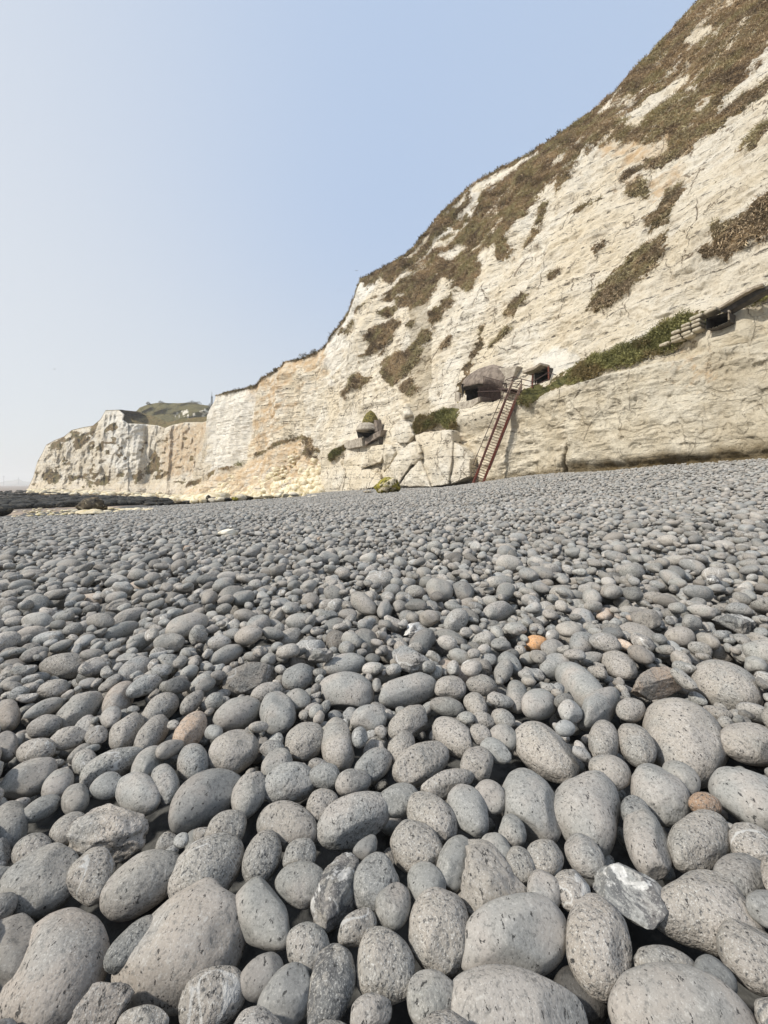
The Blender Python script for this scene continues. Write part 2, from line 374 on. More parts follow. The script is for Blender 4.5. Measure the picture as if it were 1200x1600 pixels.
V_GRASS = [[(1500, -500), (1090, -10), (1050, 42), (1000, 92), (955, 142), (915, 178), (880, 200), (835, 232), (840, 243), (800, 268), (768, 290), (755, 310), (735, 332), (712, 352), (693, 378), (670, 398), (652, 412), (640, 430), (625, 452),
            (640, 460), (660, 440), (690, 432), (712, 445), (728, 452), (742, 430), (748, 412), (770, 398), (790, 402), (800, 380), (812, 350), (835, 318), (860, 292), (885, 296), (905, 266), (930, 240), (958, 226), (1008, 230), (1058, 210),
            (1090, 200), (1112, 183), (1140, 150), (1165, 120), (1200, 82), (1260, 20), (1420, -120), (1700, -380), (1700, -900)]]
V_BARE = [[(1070, 68), (1100, 45), (1117, 38), (1112, 53), (1090, 70)], [(1050, 105), (1078, 90), (1076, 101), (1055, 111)],
          [(973, 192), (1000, 160), (1040, 130), (1072, 111), (1078, 121), (1050, 147), (1018, 172), (1003, 200), (985, 204), (990, 186)],
          [(935, 182), (952, 158), (962, 148), (946, 175)], [(924, 222), (936, 216), (930, 224)], [(873, 257), (890, 238), (884, 252)], [(884, 266), (900, 255), (895, 264)],
          [(765, 275), (800, 262), (830, 250), (832, 256), (800, 272), (770, 290)], [(690, 398), (715, 378), (725, 384), (700, 405)], [(745, 385), (775, 385), (770, 400), (755, 412), (742, 410)]]
V_BROWN = [[(970, 292), (985, 270), (1010, 254), (1040, 240), (1065, 212), (1078, 204), (1112, 188), (1150, 158), (1200, 124), (1260, 85), (1260, 98), (1200, 140), (1160, 170), (1120, 204), (1090, 225), (1060, 246), (1030, 263), (1003, 276)],
           [(983, 292), (1005, 283), (1020, 297), (1010, 313), (985, 308)], [(1063, 283), (1069, 300), (1050, 332), (1040, 352), (1012, 358), (1008, 342), (1030, 330), (1040, 303)],
           [(1200, 313), (1165, 340), (1116, 354), (1110, 370), (1122, 378), (1098, 393), (1100, 406), (1132, 403), (1165, 386), (1200, 368), (1300, 300), (1300, 250)],
           [(1210, 180), (1175, 208), (1158, 232), (1176, 228), (1205, 202), (1300, 130), (1300, 110)],
           [(905, 332), (940, 314), (950, 313), (930, 326), (912, 334)], [(833, 352), (852, 322), (862, 316), (845, 345)], [(808, 392), (832, 362), (850, 352), (832, 376)],
           [(930, 392), (944, 378), (952, 380), (945, 388), (934, 399)], [(862, 432), (872, 422), (880, 422), (866, 438)],
           [(778, 488), (800, 470), (826, 460), (824, 473), (800, 490), (783, 496)], [(758, 545), (770, 524), (797, 511), (792, 525), (770, 541)],
           [(741, 505), (749, 508), (746, 540), (736, 570), (727, 584), (728, 560), (737, 532)], [(725, 585), (738, 565), (732, 600), (716, 628), (712, 610)],
           [(573, 524), (600, 506), (628, 503), (612, 525), (592, 552), (568, 560), (574, 540)], [(605, 562), (640, 541), (664, 508), (667, 530), (655, 552), (640, 580), (622, 602), (600, 592), (598, 572)],
           [(622, 600), (642, 590), (652, 606), (640, 618), (626, 612)], [(538, 622), (548, 595), (563, 582), (582, 590), (570, 606), (552, 610), (545, 622)],
           [(594, 493), (604, 482), (622, 480), (616, 493), (602, 495)], [(664, 505), (678, 478), (692, 462), (704, 452), (700, 470), (684, 496), (672, 506)], [(636, 508), (645, 504), (643, 512)], [(683, 535), (690, 527), (703, 524), (698, 538), (686, 544)],
           [(536, 525), (548, 506), (566, 492), (586, 478), (580, 490), (560, 508), (548, 522)], [(600, 472), (618, 455), (640, 446), (652, 450), (632, 470), (610, 480)], [(625, 475), (650, 440), (685, 430), (682, 445), (655, 474), (640, 482)],
           [(700, 442), (712, 440), (700, 465), (690, 472)], [(548, 470), (560, 455), (556, 480), (548, 492)],
           [(570, 440), (600, 425), (640, 405), (665, 378), (706, 332), (738, 302), (735, 312), (708, 345), (672, 388), (650, 420), (620, 445), (600, 440), (580, 450)],
           [(1045, 295), (1060, 288), (1050, 310)], [(1158, 240), (1180, 215), (1200, 205), (1180, 235)], [(478, 690), (490, 684), (499, 700), (496, 716), (480, 708)], [(1043, 360), (1045, 385), (1025, 420), (985, 456), (950, 476), (915, 489), (925, 465), (955, 430), (985, 400), (1015, 378)]]
V_GREEN = [[(806, 630), (812, 612), (835, 603), (850, 600), (880, 585), (910, 570), (960, 548), (1010, 530), (1035, 508), (1060, 492), (1090, 487), (1120, 487), (1150, 474), (1180, 460), (1210, 442), (1300, 395), (1300, 410), (1200, 458), (1150, 486), (1120, 496), (1095, 512), (1070, 530), (1030, 551), (1000, 563), (960, 577), (920, 590), (885, 602), (850, 617), (822, 634)],
           [(650, 664), (658, 655), (690, 642), (718, 630), (719, 650), (706, 669), (690, 664), (670, 670), (653, 674)],
          
           [(520, 710), (540, 697), (534, 708), (522, 718)]]
OCHRE = [[(402, 602), (450, 566), (510, 540), (505, 560), (470, 590), (445, 640), (425, 700), (400, 690), (405, 640)], [(660, 688), (700, 680), (690, 695), (668, 715), (660, 705)], [(1072, 565), (1082, 562), (1080, 580), (1072, 582)],
         [(960, 235), (1050, 212), (1020, 260), (980, 270)], [(1010, 285), (1060, 255), (1030, 300)]]
PALE = [[(322, 720), (330, 640), (340, 615), (402, 604), (402, 640), (400, 690), (380, 725), (330, 735)], [(826, 600), (830, 560), (860, 540), (905, 552), (900, 575), (860, 590)], [(508, 548), (552, 490), (566, 440), (600, 425), (580, 470), (545, 520), (520, 600)],
        [(757, 280), (740, 300), (757, 312), (720, 347), (700, 367), (668, 406), (660, 396), (680, 370), (706, 330), (735, 300)]]
def warp(px, py, amp, s=1, sc=.08):
    q = np.c_[px.ravel()*sc, py.ravel()*sc, np.zeros(px.size)]
    return (fbm(q, 4, s)*amp).reshape(px.shape)
def mask(px, py, polys, soft=3.0, amp=6, s=1):
    w = warp(px, py, amp, s)+warp(px, py, amp*.5, s+9, .25); a_ = (px*.76-py*.65); b_ = (px*.65+py*.76); w = w+(fbm(np.c_[a_.ravel()*.035, b_.ravel()*.16, a_.ravel()*0], 4, s+20)*amp*1.5).reshape(px.shape); m = np.full(px.shape, -60.0)
    for p in polys: m = np.maximum(m, polysd(px, py, p))
    return sstep(-soft, soft, m+w)

STEP = 1.6
def outward(PX):                                   # horizontal outward normal of the cliff, roughly
    return np.array([-.86, -.51, 0.])
HOLES = [[(724, 604), (735, 600), (748, 602), (765, 603), (783, 606), (783, 622), (770, 628), (752, 628), (729, 636), (727, 615)],
         [(837, 585), (856, 577), (857, 594), (838, 601)], [(1105, 499), (1137, 489), (1140, 500), (1120, 510), (1106, 512)],
         [(559, 675), (588, 673), (590, 690), (575, 688), (566, 682)]]
def build_cliff():
    cols = np.arange(288, 1640, STEP); NR = 560; u = np.linspace(0, 1, NR)
    PX = np.repeat(cols[:, None], NR, 1); PY = np.zeros_like(PX); YY = np.zeros_like(PX)
    for i, c in enumerate(cols):
        b = base_y(c)+14; s = sky_y(c); h = b-s
        PY[i] = b-u*h; YY[i] = depth_col(c, PY[i])
        YY[i] = np.where(YY[i] > 0, YY[i], np.nan)
    YY = np.minimum(YY, 118)
    # scree apron: the foot leans out to the viewer
    for i, c in enumerate(cols):
        tl = np.interp(c, [280, 330, 385, 430, 470, 492, 500, 520], [765, 748, 728, 702, 684, 690, 715, 775])
        d = np.clip((PY[i]-tl)/(base_y(c)-tl+1e-6), 0, 1.3) if c < 515 else 0*u
        YY[i] -= d*np.interp(c, [300, 430, 490, 515], [10, 9, 6, 0])
    X = (PX-600)/F*YY; Z = CH+(H0-PY)/F*YY
    p = np.stack([X, YY, Z], 2).reshape(-1, 3); px = PX.ravel(); py = PY.ravel(); yy = YY.ravel()
    vb_ = mask(px, py, V_BROWN, 5, 5, 3); vg_ = mask(px, py, V_GRASS, 8, 9, 1)*(1-mask(px, py, V_BARE, 3, 4, 2)); a_ = px*.76-py*.65; b_ = px*.65+py*.76; vg_ = vg_*np.clip(.93+1.0*fbm(np.c_[a_*.022, b_*.15, a_*0], 4, 91), .25, 1); veg = np.maximum(vg_, vb_); dk = vb_*(1-vg_)
    green = mask(px, py, V_GREEN, 4, 4, 4); veg = np.maximum(veg, green)
    tp = (py-sky_y(px)); topb = np.interp(px, [330, 520, 560, 700, 800], [1.2, 1.5, 5, 6, 3]); veg = np.maximum(veg, (px > 338)*sstep(1.5, -1.5, tp-topb-warp(px, py, 3, 8, .2)*1.2))
    ochre = mask(px, py, OCHRE, 16, 26, 5); pale = mask(px, py, PALE, 5, 7, 6)
    scree = np.where(px < 512, sstep(-4, 6, py-np.interp(px, [280, 330, 385, 430, 470, 492, 500, 520], [765, 748, 728, 702, 684, 690, 715, 775])), 0)
    ochre = np.maximum(ochre, scree*(.45+.55*sstep(.2, .6, .5+.9*fbm(p*np.array([.5, .5, .18]), 3, 33))))
    veg = np.maximum(veg, np.where(px < 500, np.exp(-((py+2-np.interp(px, [280, 330, 385, 430, 470, 492], [765, 745, 726, 702, 684, 690]))/3.5)**2)*sstep(-.3, .25, fbm(np.c_[px*.05, py*.05, px*0], 3, 12)+np.interp(px, [290, 400, 450, 480], [.1, .15, -.1, .7])), 0))
    dam = (base_y(px)-py); stain = np.where(px > 640, sstep(np.interp(px, [640, 850, 1000, 1200], [6, 20, 32, 44]), 8, dam+warp(px, py, 10, 7, .05))*np.interp(px, [650, 800, 950], [.4, .7, 1.]), 0)
    crack = polysd(px, py, [(876, 690), (879, 694), (872, 740), (862, 745), (866, 728)]); stain = np.maximum(stain, sstep(-1, 2, crack)); lowm = sstep(-3, 6, py-np.interp(px, [560, 640, 800, 850, 960, 1060, 1200, 1300], [740, 690, 640, 622, 580, 545, 470, 420]))*sstep(690, 820, px)*(1-green) 
    crack2 = polysd(px, py, [(706, 712), (701, 760), (694, 762), (699, 735)])
    # relief
    big = fbm(p*np.array([.11, .11, .05]), 3, 21)*1.5
    butt = ridge(np.c_[p[:, 0]*.2, p[:, 1]*.2, p[:, 2]*.03], 3, 22)*np.interp(yy, [20, 45, 60, 90], [.15, .5, 1.1, 1.9])
    med = fbm(p*np.array([.55, .55, .75]), 4, 23)*.34
    zz = p[:, 2]+.5*noise(p*.22, 31)
    strata = (noise(np.c_[p[:, 0]*.06, p[:, 1]*.06, zz*1.9], 24)*.16+noise(np.c_[p[:, 0]*.25, p[:, 1]*.25, zz*4.5], 25)*.07)
    cell = noise(p*np.array([1.7, 1.7, 1.3]), 26); blocky = (np.round(cell*2.2)/2.2)*.12
    fine = fbm(p*3.1, 3, 27)*.07
    fade = sstep(-2, 25, tp)*.85+.15
    low = sstep(60, 10, dam)*(px > 880); 
    farf = sstep(38, 60, yy); strata = strata*(1-.7*farf)*.55*(1-.6*lowm); med = med*(1-.35*lowm)+farf*(ridge(np.c_[p[:, 0]*.45, p[:, 1]*.45, p[:, 2]*.06], 3, 29)*.55)
    sharp = ridge(p*np.array([.9, .9, 1.5]), 4, 41)*.15
    disp = (big*fade+butt*fade+(med+strata+blocky+fine+sharp)*(1-.35*veg)*(.4+.6*fade)*(1-.45*low))
    disp += veg*.18*(1+fbm(p*1.7, 3, 28))*np.interp(yy, [15, 60], [.7, 1.6])
    disp -= sstep(-1, 3, crack)*.5+sstep(-1, 2, crack2)*.5
    disp -= sstep(22, 4, dam)*(px > 860)*.35           # sea notch at the foot
    # ledge of the green path leans out
    disp += green*.25
    near = sstep(-30, 0, np.maximum.reduce([polysd(px, py, h) for h in HOLES])+16)
    disp *= (1-.9*near)
    nrm = outward(px)
    q = p+nrm[None]*disp[:, None]
    n0 = len(cols); idx = np.arange(n0*NR).reshape(n0, NR)
    Fc = np.stack([idx[:-1, :-1], idx[1:, :-1], idx[1:, 1:], idx[:-1, 1:]], 2).reshape(-1, 4)
    cxp = px[Fc].mean(1); cyp = py[Fc].mean(1); keep = np.ones(len(Fc), bool)
    for h in HOLES: keep &= polysd(cxp, cyp, h) < 0
    Fk = Fc[keep]
    # the top runs back from the brow
    top = idx[:, -1]; ex = []; prev = top; nb = len(q)
    dirs = np.array([.86, .51, 0.]); ring = []; V = [q]
    for k, (dist, dz) in enumerate(((2.5, -.3), (9, -1.2), (30, -4), (60, -30))):
        V.append(q[top]+dirs*dist+np.array([0, 0, dz])); ring.append(np.arange(nb, nb+n0)); nb += n0
    Ex = []
    for r in ring:
        Ex.append(np.stack([prev[:-1], prev[1:], r[1:], r[:-1]], 1)); prev = r
    V = np.concatenate(V); pad = np.ones(4*n0); zr = np.zeros(4*n0)
    me = new_mesh('chalk_cliff', V, np.concatenate([Fk]+Ex), True, dict(veg=np.r_[veg, pad], green=np.r_[green, zr], ochre=np.r_[ochre, zr], pale=np.r_[pale, zr], stain=np.r_[stain, zr], low=np.r_[lowm, zr], dk=np.r_[dk, zr]))
    o = obj('cliff', me, M['chalk']); tag(o, 'cream white chalk cliff with brown grassy slopes rising steeply to the right', 'cliff', kind='structure')
    G = dict(px=PX, py=PY, P=q.reshape(n0, NR, 3), veg=veg.reshape(n0, NR), green=green.reshape(n0, NR), cols=cols, keep=near.reshape(n0, NR))
    return G
CG = build_cliff()
def on_cliff(px, py, off=0.0):
    """point on the built cliff face seen at a photo pixel, moved off metres outwards"""
    i = int(np.clip(round((px-CG['cols'][0])/STEP), 0, len(CG['cols'])-1)); j = int(np.argmin(np.abs(CG['py'][i]-py)))
    Y = CG['P'][i, j, 1]; Y = Y-off
    return P(px, py, Y)

# ------------------------------------------------------------------ far headland and hill
def build_headland():
    TOP = [(44, 762), (52, 745), (58, 722), (66, 708), (72, 695), (85, 688), (100, 682), (112, 672), (128, 668), (145, 665), (157, 655), (165, 641), (190, 640), (195, 641), (215, 643), (240, 650), (262, 660), (285, 654), (308, 652), (330, 650), (345, 648)]
    FL = [(44, 768), (60, 770), (150, 772), (230, 776), (300, 784), (345, 786)]
    DY = [(44, 186), (70, 180), (100, 176), (160, 166), (190, 160), (215, 158), (228, 160), (240, 157), (300, 140), (345, 118)]
    cols = np.arange(44, 346, .8); NR = 190; u = np.linspace(0, 1, NR)
    PX = np.repeat(cols[:, None], NR, 1); tp = np.interp(cols, *zip(*TOP)); fl = np.interp(cols, *zip(*FL)); dy = np.interp(cols, *zip(*DY))
    PY = fl[:, None]+4-u[None]*(fl+4-tp)[:, None]
    px = PX.ravel(); py = PY.ravel()
    YY = (dy[:, None]+8*u[None]).ravel()
    # green bowl on the plateau between x 185 and 335: surface lies back
    bowl = polysd(px, py, [(186, 640), (196, 642), (240, 645), (290, 640), (340, 640), (340, 652), (318, 660), (290, 660), (270, 664), (258, 669), (246, 665), (225, 663), (200, 662), (192, 656), (195, 648)])
    p = np.stack([(px-600)/F*YY, YY, CH+(H0-py)/F*YY], 1)
    butt = ridge(np.c_[p[:, 0]*.075, p[:, 1]*.02, p[:, 2]*.02+2], 4, 42)*3.4
    diag = ridge(np.c_[(p[:, 0]+p[:, 2]*.6)*.11, p[:, 1]*.02, p[:, 2]*.05], 3, 43)*2.0*(px < 200)
    rel = fbm(p*np.array([.35, .1, .4]), 5, 44)*1.6
    top = sstep(0, 10, py-np.interp(px, *zip(*TOP)))
    sc = sstep(748, 772, py)*6
    Y2 = YY-(butt+diag+rel)*(.25+.75*top)-sc+np.clip((668-py)*.5, 0, 12)*sstep(-1, 1.5, bowl)
    gul = np.exp(-((px-229)/4.0)**2)*sstep(655, 665, py)*sstep(715, 690, py)*1.5; Y2 += gul
    q = np.stack([(px-600)/F*Y2, Y2, CH+(H0-py)/F*Y2], 1)
    veg = mask(px, py, [[(112, 676), (140, 670), (150, 664), (145, 680), (125, 700), (115, 705), (118, 690)], [(80, 694), (100, 682), (106, 684), (92, 700), (78, 702)], [(68, 742), (80, 736), (95, 745), (88, 758), (72, 752)], [(105, 748), (125, 742), (150, 735), (152, 742), (130, 748), (112, 752)],
                        [(185, 745), (192, 740), (203, 743), (198, 749)], [(207, 745), (220, 740), (222, 752), (210, 752)], [(148, 755), (165, 742), (172, 748), (165, 760)], [(228, 738), (236, 710), (242, 705), (252, 730), (262, 738), (245, 744)], [(165, 668), (180, 660), (182, 668), (172, 680)],
                        [(150, 700), (160, 690), (158, 705)]], 2, 6, 5)*.9
    veg = np.maximum(veg, sstep(-.5, 1, bowl)); veg = np.maximum(veg, sstep(1.5, .3, py-np.interp(px, *zip(*TOP))))
    veg = np.maximum(veg, sstep(.28, .5, fbm(np.c_[px*.09, py*.13, px*0], 4, 61))*.8*sstep(660, 690, py))
    grn = np.maximum(sstep(-.5, 1, bowl)*.45, .25*(veg > 0))
    och = mask(px, py, [[(265, 668), (300, 660), (332, 655), (322, 690), (300, 735), (262, 748), (250, 742), (258, 700)]], 8, 8, 6)
    och = np.maximum(och*.85, sstep(745, 765, py)*.35); pale = mask(px, py, [[(160, 642), (190, 642), (225, 668), (222, 730), (180, 740), (165, 700)]], 8, 8, 7)
    n0 = len(cols); idx = np.arange(n0*NR).reshape(n0, NR)
    Fc = np.stack([idx[:-1, :-1], idx[1:, :-1], idx[1:, 1:], idx[:-1, 1:]], 2).reshape(-1, 4)
    t = idx[:, -1]; V = [q]; nb = len(q); prev = t; Ex = []
    for dist, dz in ((15, -1), (60, -6), (120, -30)):
        V.append(q[t]*np.array([1, 1, 1])+np.array([-.15*dist, dist, dz])); r = np.arange(nb, nb+n0); nb += n0
        Ex.append(np.stack([prev[:-1], prev[1:], r[1:], r[:-1]], 1)); prev = r
    V = np.concatenate(V); o1 = np.ones(3*n0); z1 = 0*o1
    me = new_mesh('far_headland', V, np.concatenate([Fc]+Ex), True, dict(veg=np.r_[veg, o1], green=np.r_[grn, o1], ochre=np.r_[och, z1], pale=np.r_[pale, z1], stain=np.r_[0*veg, z1]))
    tag(obj('headland', me, M['chalkfar']), 'distant white chalk headland with green top', 'cliff', kind='structure')
    # hill behind
    cols = np.arange(180, 372, 2.0); T2 = [(180, 668), (205, 650), (218, 637), (232, 631), (250, 629), (280, 630), (300, 629), (312, 632), (330, 635), (350, 637), (372, 642)]
    NR = 40; u = np.linspace(0, 1, NR); tp = np.interp(cols, *zip(*T2)); PX = np.repeat(cols[:, None], NR, 1); PY = 690-u[None]*(690-tp)[:, None]
    px = PX.ravel(); py = PY.ravel(); YY = (235+70*u[None]+0*PX).ravel(); p = np.stack([(px-600)/F*YY, YY, CH+(H0-py)/F*YY], 1)
    YY = YY+fbm(p*.05, 4, 71)*14; q = np.stack([(px-600)/F*YY, YY, CH+(H0-py)/F*YY], 1); q[:, 2] += fbm(p*.25, 3, 72)*.5
    idx = np.arange(len(cols)*NR).reshape(len(cols), NR); Fc = np.stack([idx[:-1, :-1], idx[1:, :-1], idx[1:, 1:], idx[:-1, 1:]], 2).reshape(-1, 4)
    me = new_mesh('hill', q, Fc, True, dict(veg=1-.9*mask(px, py, [[(265, 648), (290, 641), (305, 645), (300, 655), (275, 653)], [(313, 642), (330, 641), (330, 652), (314, 652)], [(225, 642), (235, 641), (233, 644)]], 1.5, 3, 9)*sstep(-.2, .2, fbm(np.c_[px*.3, py*.3, px*0], 2, 13)), green=.75+0*px, ochre=0*px, pale=.5+0*px, stain=0*px))
    tag(obj('hill', me, M['chalkfar']), 'green hill behind the headland', 'hill', kind='structure')
    return TOP
HT = build_headland()

# ------------------------------------------------------------------ ground sheets
def m_ground():
    t = NT('dark_shingle_bed'); n = t.noise(t.pos, 14, 4)  # bed coloured much darker than the pebbles lying on it
    return t.fin(t.mix(t.ramp(n, .4, .6), (.05, .05, .048), (.11, .108, .10)), .9, t.bump(n, .02), .3)
def m_fore():
    t = NT('foreshore_sand'); n = t.noise(t.vmul(t.pos, (.5, 1.6, 1)), .25, 5, .6)
    c = t.mix(t.ramp(n, .42, .6), (.14, .11, .085), (.34, .26, .19))
    return t.fin(c, t.ramp(n, .4, .6, .35, .9), t.bump(t.noise(t.pos, 1.3, 5), .06), .4)
def build_ground():
    xs = np.r_[np.linspace(-60, -12, 50), np.linspace(-11.5, 14, 110), np.linspace(14.5, 34, 30)]; ys = np.r_[np.linspace(-12, 10, 100), np.linspace(10.5, 100, 130)]
    X, Y = np.meshgrid(xs, ys, indexing='ij'); Z = zb(X, Y)-.17
    fl = sstep(-.2, .2, (-1.72-(Z+.1))/.4)
    idx = np.arange(X.size).reshape(X.shape); Fc = np.stack([idx[:-1, :-1], idx[1:, :-1], idx[1:, 1:], idx[:-1, 1:]], 2).reshape(-1, 4)
    me = new_mesh('beach_ground', np.stack([X, Y, Z], 2).reshape(-1, 3), Fc, True); tag(obj('ground', me, m_ground()), 'dark shingle bed under the pebbles', 'ground', kind='structure')
    # foreshore plane with slight fall, reaching the horizon
    rs = [(-2500, 4500, -6), (-2500, 900, -4.5), (-2500, 250, -3.6), (-2500, 140, -3.1), (-2500, 80, -2.3), (-2500, 40, -1.8), (-2500, 10, -1.8), (-2500, -60, -2.2)]
    X = np.linspace(-3000, 600, 60)
    V = []; ysl = [-60, -20, 10, 25, 40, 60, 80, 110, 140, 180, 250, 400, 900, 2000, 3500]; zl = [-2.2, -1.95, -1.8, -1.74, -1.80, -2.0, -2.3, -2.7, -3.1, -3.3, -3.6, -4, -4.5, -5, -6]
    xs = np.r_[-4000, -1500, -600, -300, np.linspace(-200, 20, 90), 60, 200]
    for x in xs:
        for y, z in zip(ysl, zl): V.append((x, y, z))
    V = np.array(V); V[:, 2] += .12*fbm(V*np.array([.2, .2, 0]), 2, 3)*(np.abs(V[:, 0]) < 250)
    idx = np.arange(len(V)).reshape(len(xs), len(ysl)); Fc = np.stack([idx[:-1, :-1], idx[1:, :-1], idx[1:, 1:], idx[:-1, 1:]], 2).reshape(-1, 4)
    me = new_mesh('foreshore', V, Fc, True); tag(obj('foreshore_sand', me, m_fore()), 'flat brown foreshore', 'ground', kind='structure')
build_ground()

# ------------------------------------------------------------------ pebbles
def ico(sub):
    bm = bmesh.new(); bmesh.ops.create_icosphere(bm, subdivisions=sub, radius=1.0)
    V = np.array([v.co[:] for v in bm.verts]); Fc = np.array([[v.index for v in f.verts] for f in bm.faces]); bm.free(); return V, Fc
ICO = {s: ico(s) for s in (2, 3, 4, 5)}
def pebble_verts(sub, seed, kind='egg'):
    V = ICO[sub][0].copy(); r = np.random.default_rng(seed)
    e = r.uniform(.80, 1.0); V = np.sign(V)*np.abs(V)**e; V /= np.linalg.norm(V, axis=1)[:, None]**.75
    tap = r.uniform(-.22, .22) if kind != 'pear' else .38
    V[:, 1:] *= (1+tap*V[:, :1]*.8)
    if kind == 'kidney': V[:, 1] -= .32*(1-V[:, 0]**2)-.1; V[:, 1] *= .95
    elif kind == 'lobed':
        a = np.arctan2(V[:, 1], V[:, 0]); V[:, :2] *= (1+.13*np.cos(3*a+.6))[:, None]
    else: V[:, 2] += r.uniform(-.08, .08)*(V[:, 0]**2-.4)
    amp = {'rough': .095, 'egg': .035}.get(kind, .045)*r.uniform(.8, 1.5)
    n = fbm(V*1.3+r.uniform(0, 50, 3), 2, seed)
    d = V*(1+2.2*amp*n[:, None])
    if kind == 'rough':
        for k in range(6):
            c = r.normal(size=3); c /= np.linalg.norm(c); h_ = d@c; d = d-np.maximum(h_-h_.max()*r.uniform(.58, .85), 0)[:, None]*c*.93
        d *= (1+.09*ridge(V*np.array([1.2, 2.8, 2.8])+5, 4, seed+3))[:, None]; d *= (1+.02*fbm(V*9, 2, seed+5))[:, None]
    else:
        for k in range(r.integers(1, 4)):               # a few dents
            c = r.normal(size=3); c /= np.linalg.norm(c); h_ = d@c; d = d-np.maximum(h_-np.quantile(h_, 1)*r.uniform(.78, .96), 0)[:, None]*c*.85; dd = ((V-c)**2).sum(1); d *= (1-r.uniform(.01, .05)*np.exp(-dd/r.uniform(.05, .25)))[:, None]
        d *= (1+.006*fbm(V*6, 2, seed+5))[:, None]
    d -= (d.max(0)+d.min(0))/2; d /= np.abs(d).max(0)
    return d
def rotm(yaw, tilt, roll):
    return np.array((Matrix.Rotation(yaw, 3, 'Z') @ Matrix.Rotation(tilt, 3, 'Y') @ Matrix.Rotation(roll, 3, 'X')))

class Field:
    """height field on which stones are laid one by one"""
    def __init__(s, x0, x1, y0, y1, d, periodic=False):
        s.x0, s.y0, s.d, s.per = x0, y0, d, periodic; s.nx = int(round((x1-x0)/d)); s.ny = int(round((y1-y0)/d)); s.h = np.zeros((s.nx, s.ny), np.float32)
    def foot(s, x, y, A):
        # A: 3x3 shape matrix Sigma of the ellipsoid; returns index arrays, lower and upper surface offsets
        Q = np.linalg.inv(A); rx = math.sqrt(A[0, 0]); ry = math.sqrt(A[1, 1])
        i0 = int((x-rx-s.x0)/s.d); i1 = int((x+rx-s.x0)/s.d)+1; j0 = int((y-ry-s.y0)/s.d); j1 = int((y+ry-s.y0)/s.d)+1
        ii = np.arange(i0, i1+1); jj = np.arange(j0, j1+1)
        if not s.per: ii = ii[(ii >= 0) & (ii < s.nx)]; jj = jj[(jj >= 0) & (jj < s.ny)]
        dx = (ii+.5)*s.d+s.x0-x; dy = (jj+.5)*s.d+s.y0-y
        DX, DY = np.meshgrid(dx, dy, indexing='ij')
        b = Q[0, 2]*DX+Q[1, 2]*DY; c = Q[0, 0]*DX*DX+2*Q[0, 1]*DX*DY+Q[1, 1]*DY*DY-1
        disc = b*b-Q[2, 2]*c; m = disc > 0; sq = np.sqrt(np.maximum(disc, 0))
        lo = (-b-sq)/Q[2, 2]; hi = (-b+sq)/Q[2, 2]
        if s.per: ii = ii % s.nx; jj = jj % s.ny
        return np.ix_(ii, jj), m, lo, hi
    def rest(s, x, y, A):
        ix, m, lo, hi = s.foot(x, y, A)
        if not m.any(): return None
        h = s.h[ix]; z = np.where(m, h-lo, -1e9).max(); return z, ix, m, hi
    def put(s, z, ix, m, hi):
        h = s.h[ix]; s.h[ix] = np.where(m, np.maximum(h, z+hi), h)
def sigma(a, b, c, R): return R@np.diag([a*a, b*b, c*c])@R.T
def rand_stone(r, scale=1.0):
    a = .056*scale*math.exp(r.normal(0, .36)); a = min(max(a, .022), .125); b = a*r.uniform(.54, .88); c = min(b, a*r.uniform(.48, .75))
    return a, b, c, r.uniform(0, 2*math.pi), r.normal(0, .22), r.normal(0, .25)

BED = .155
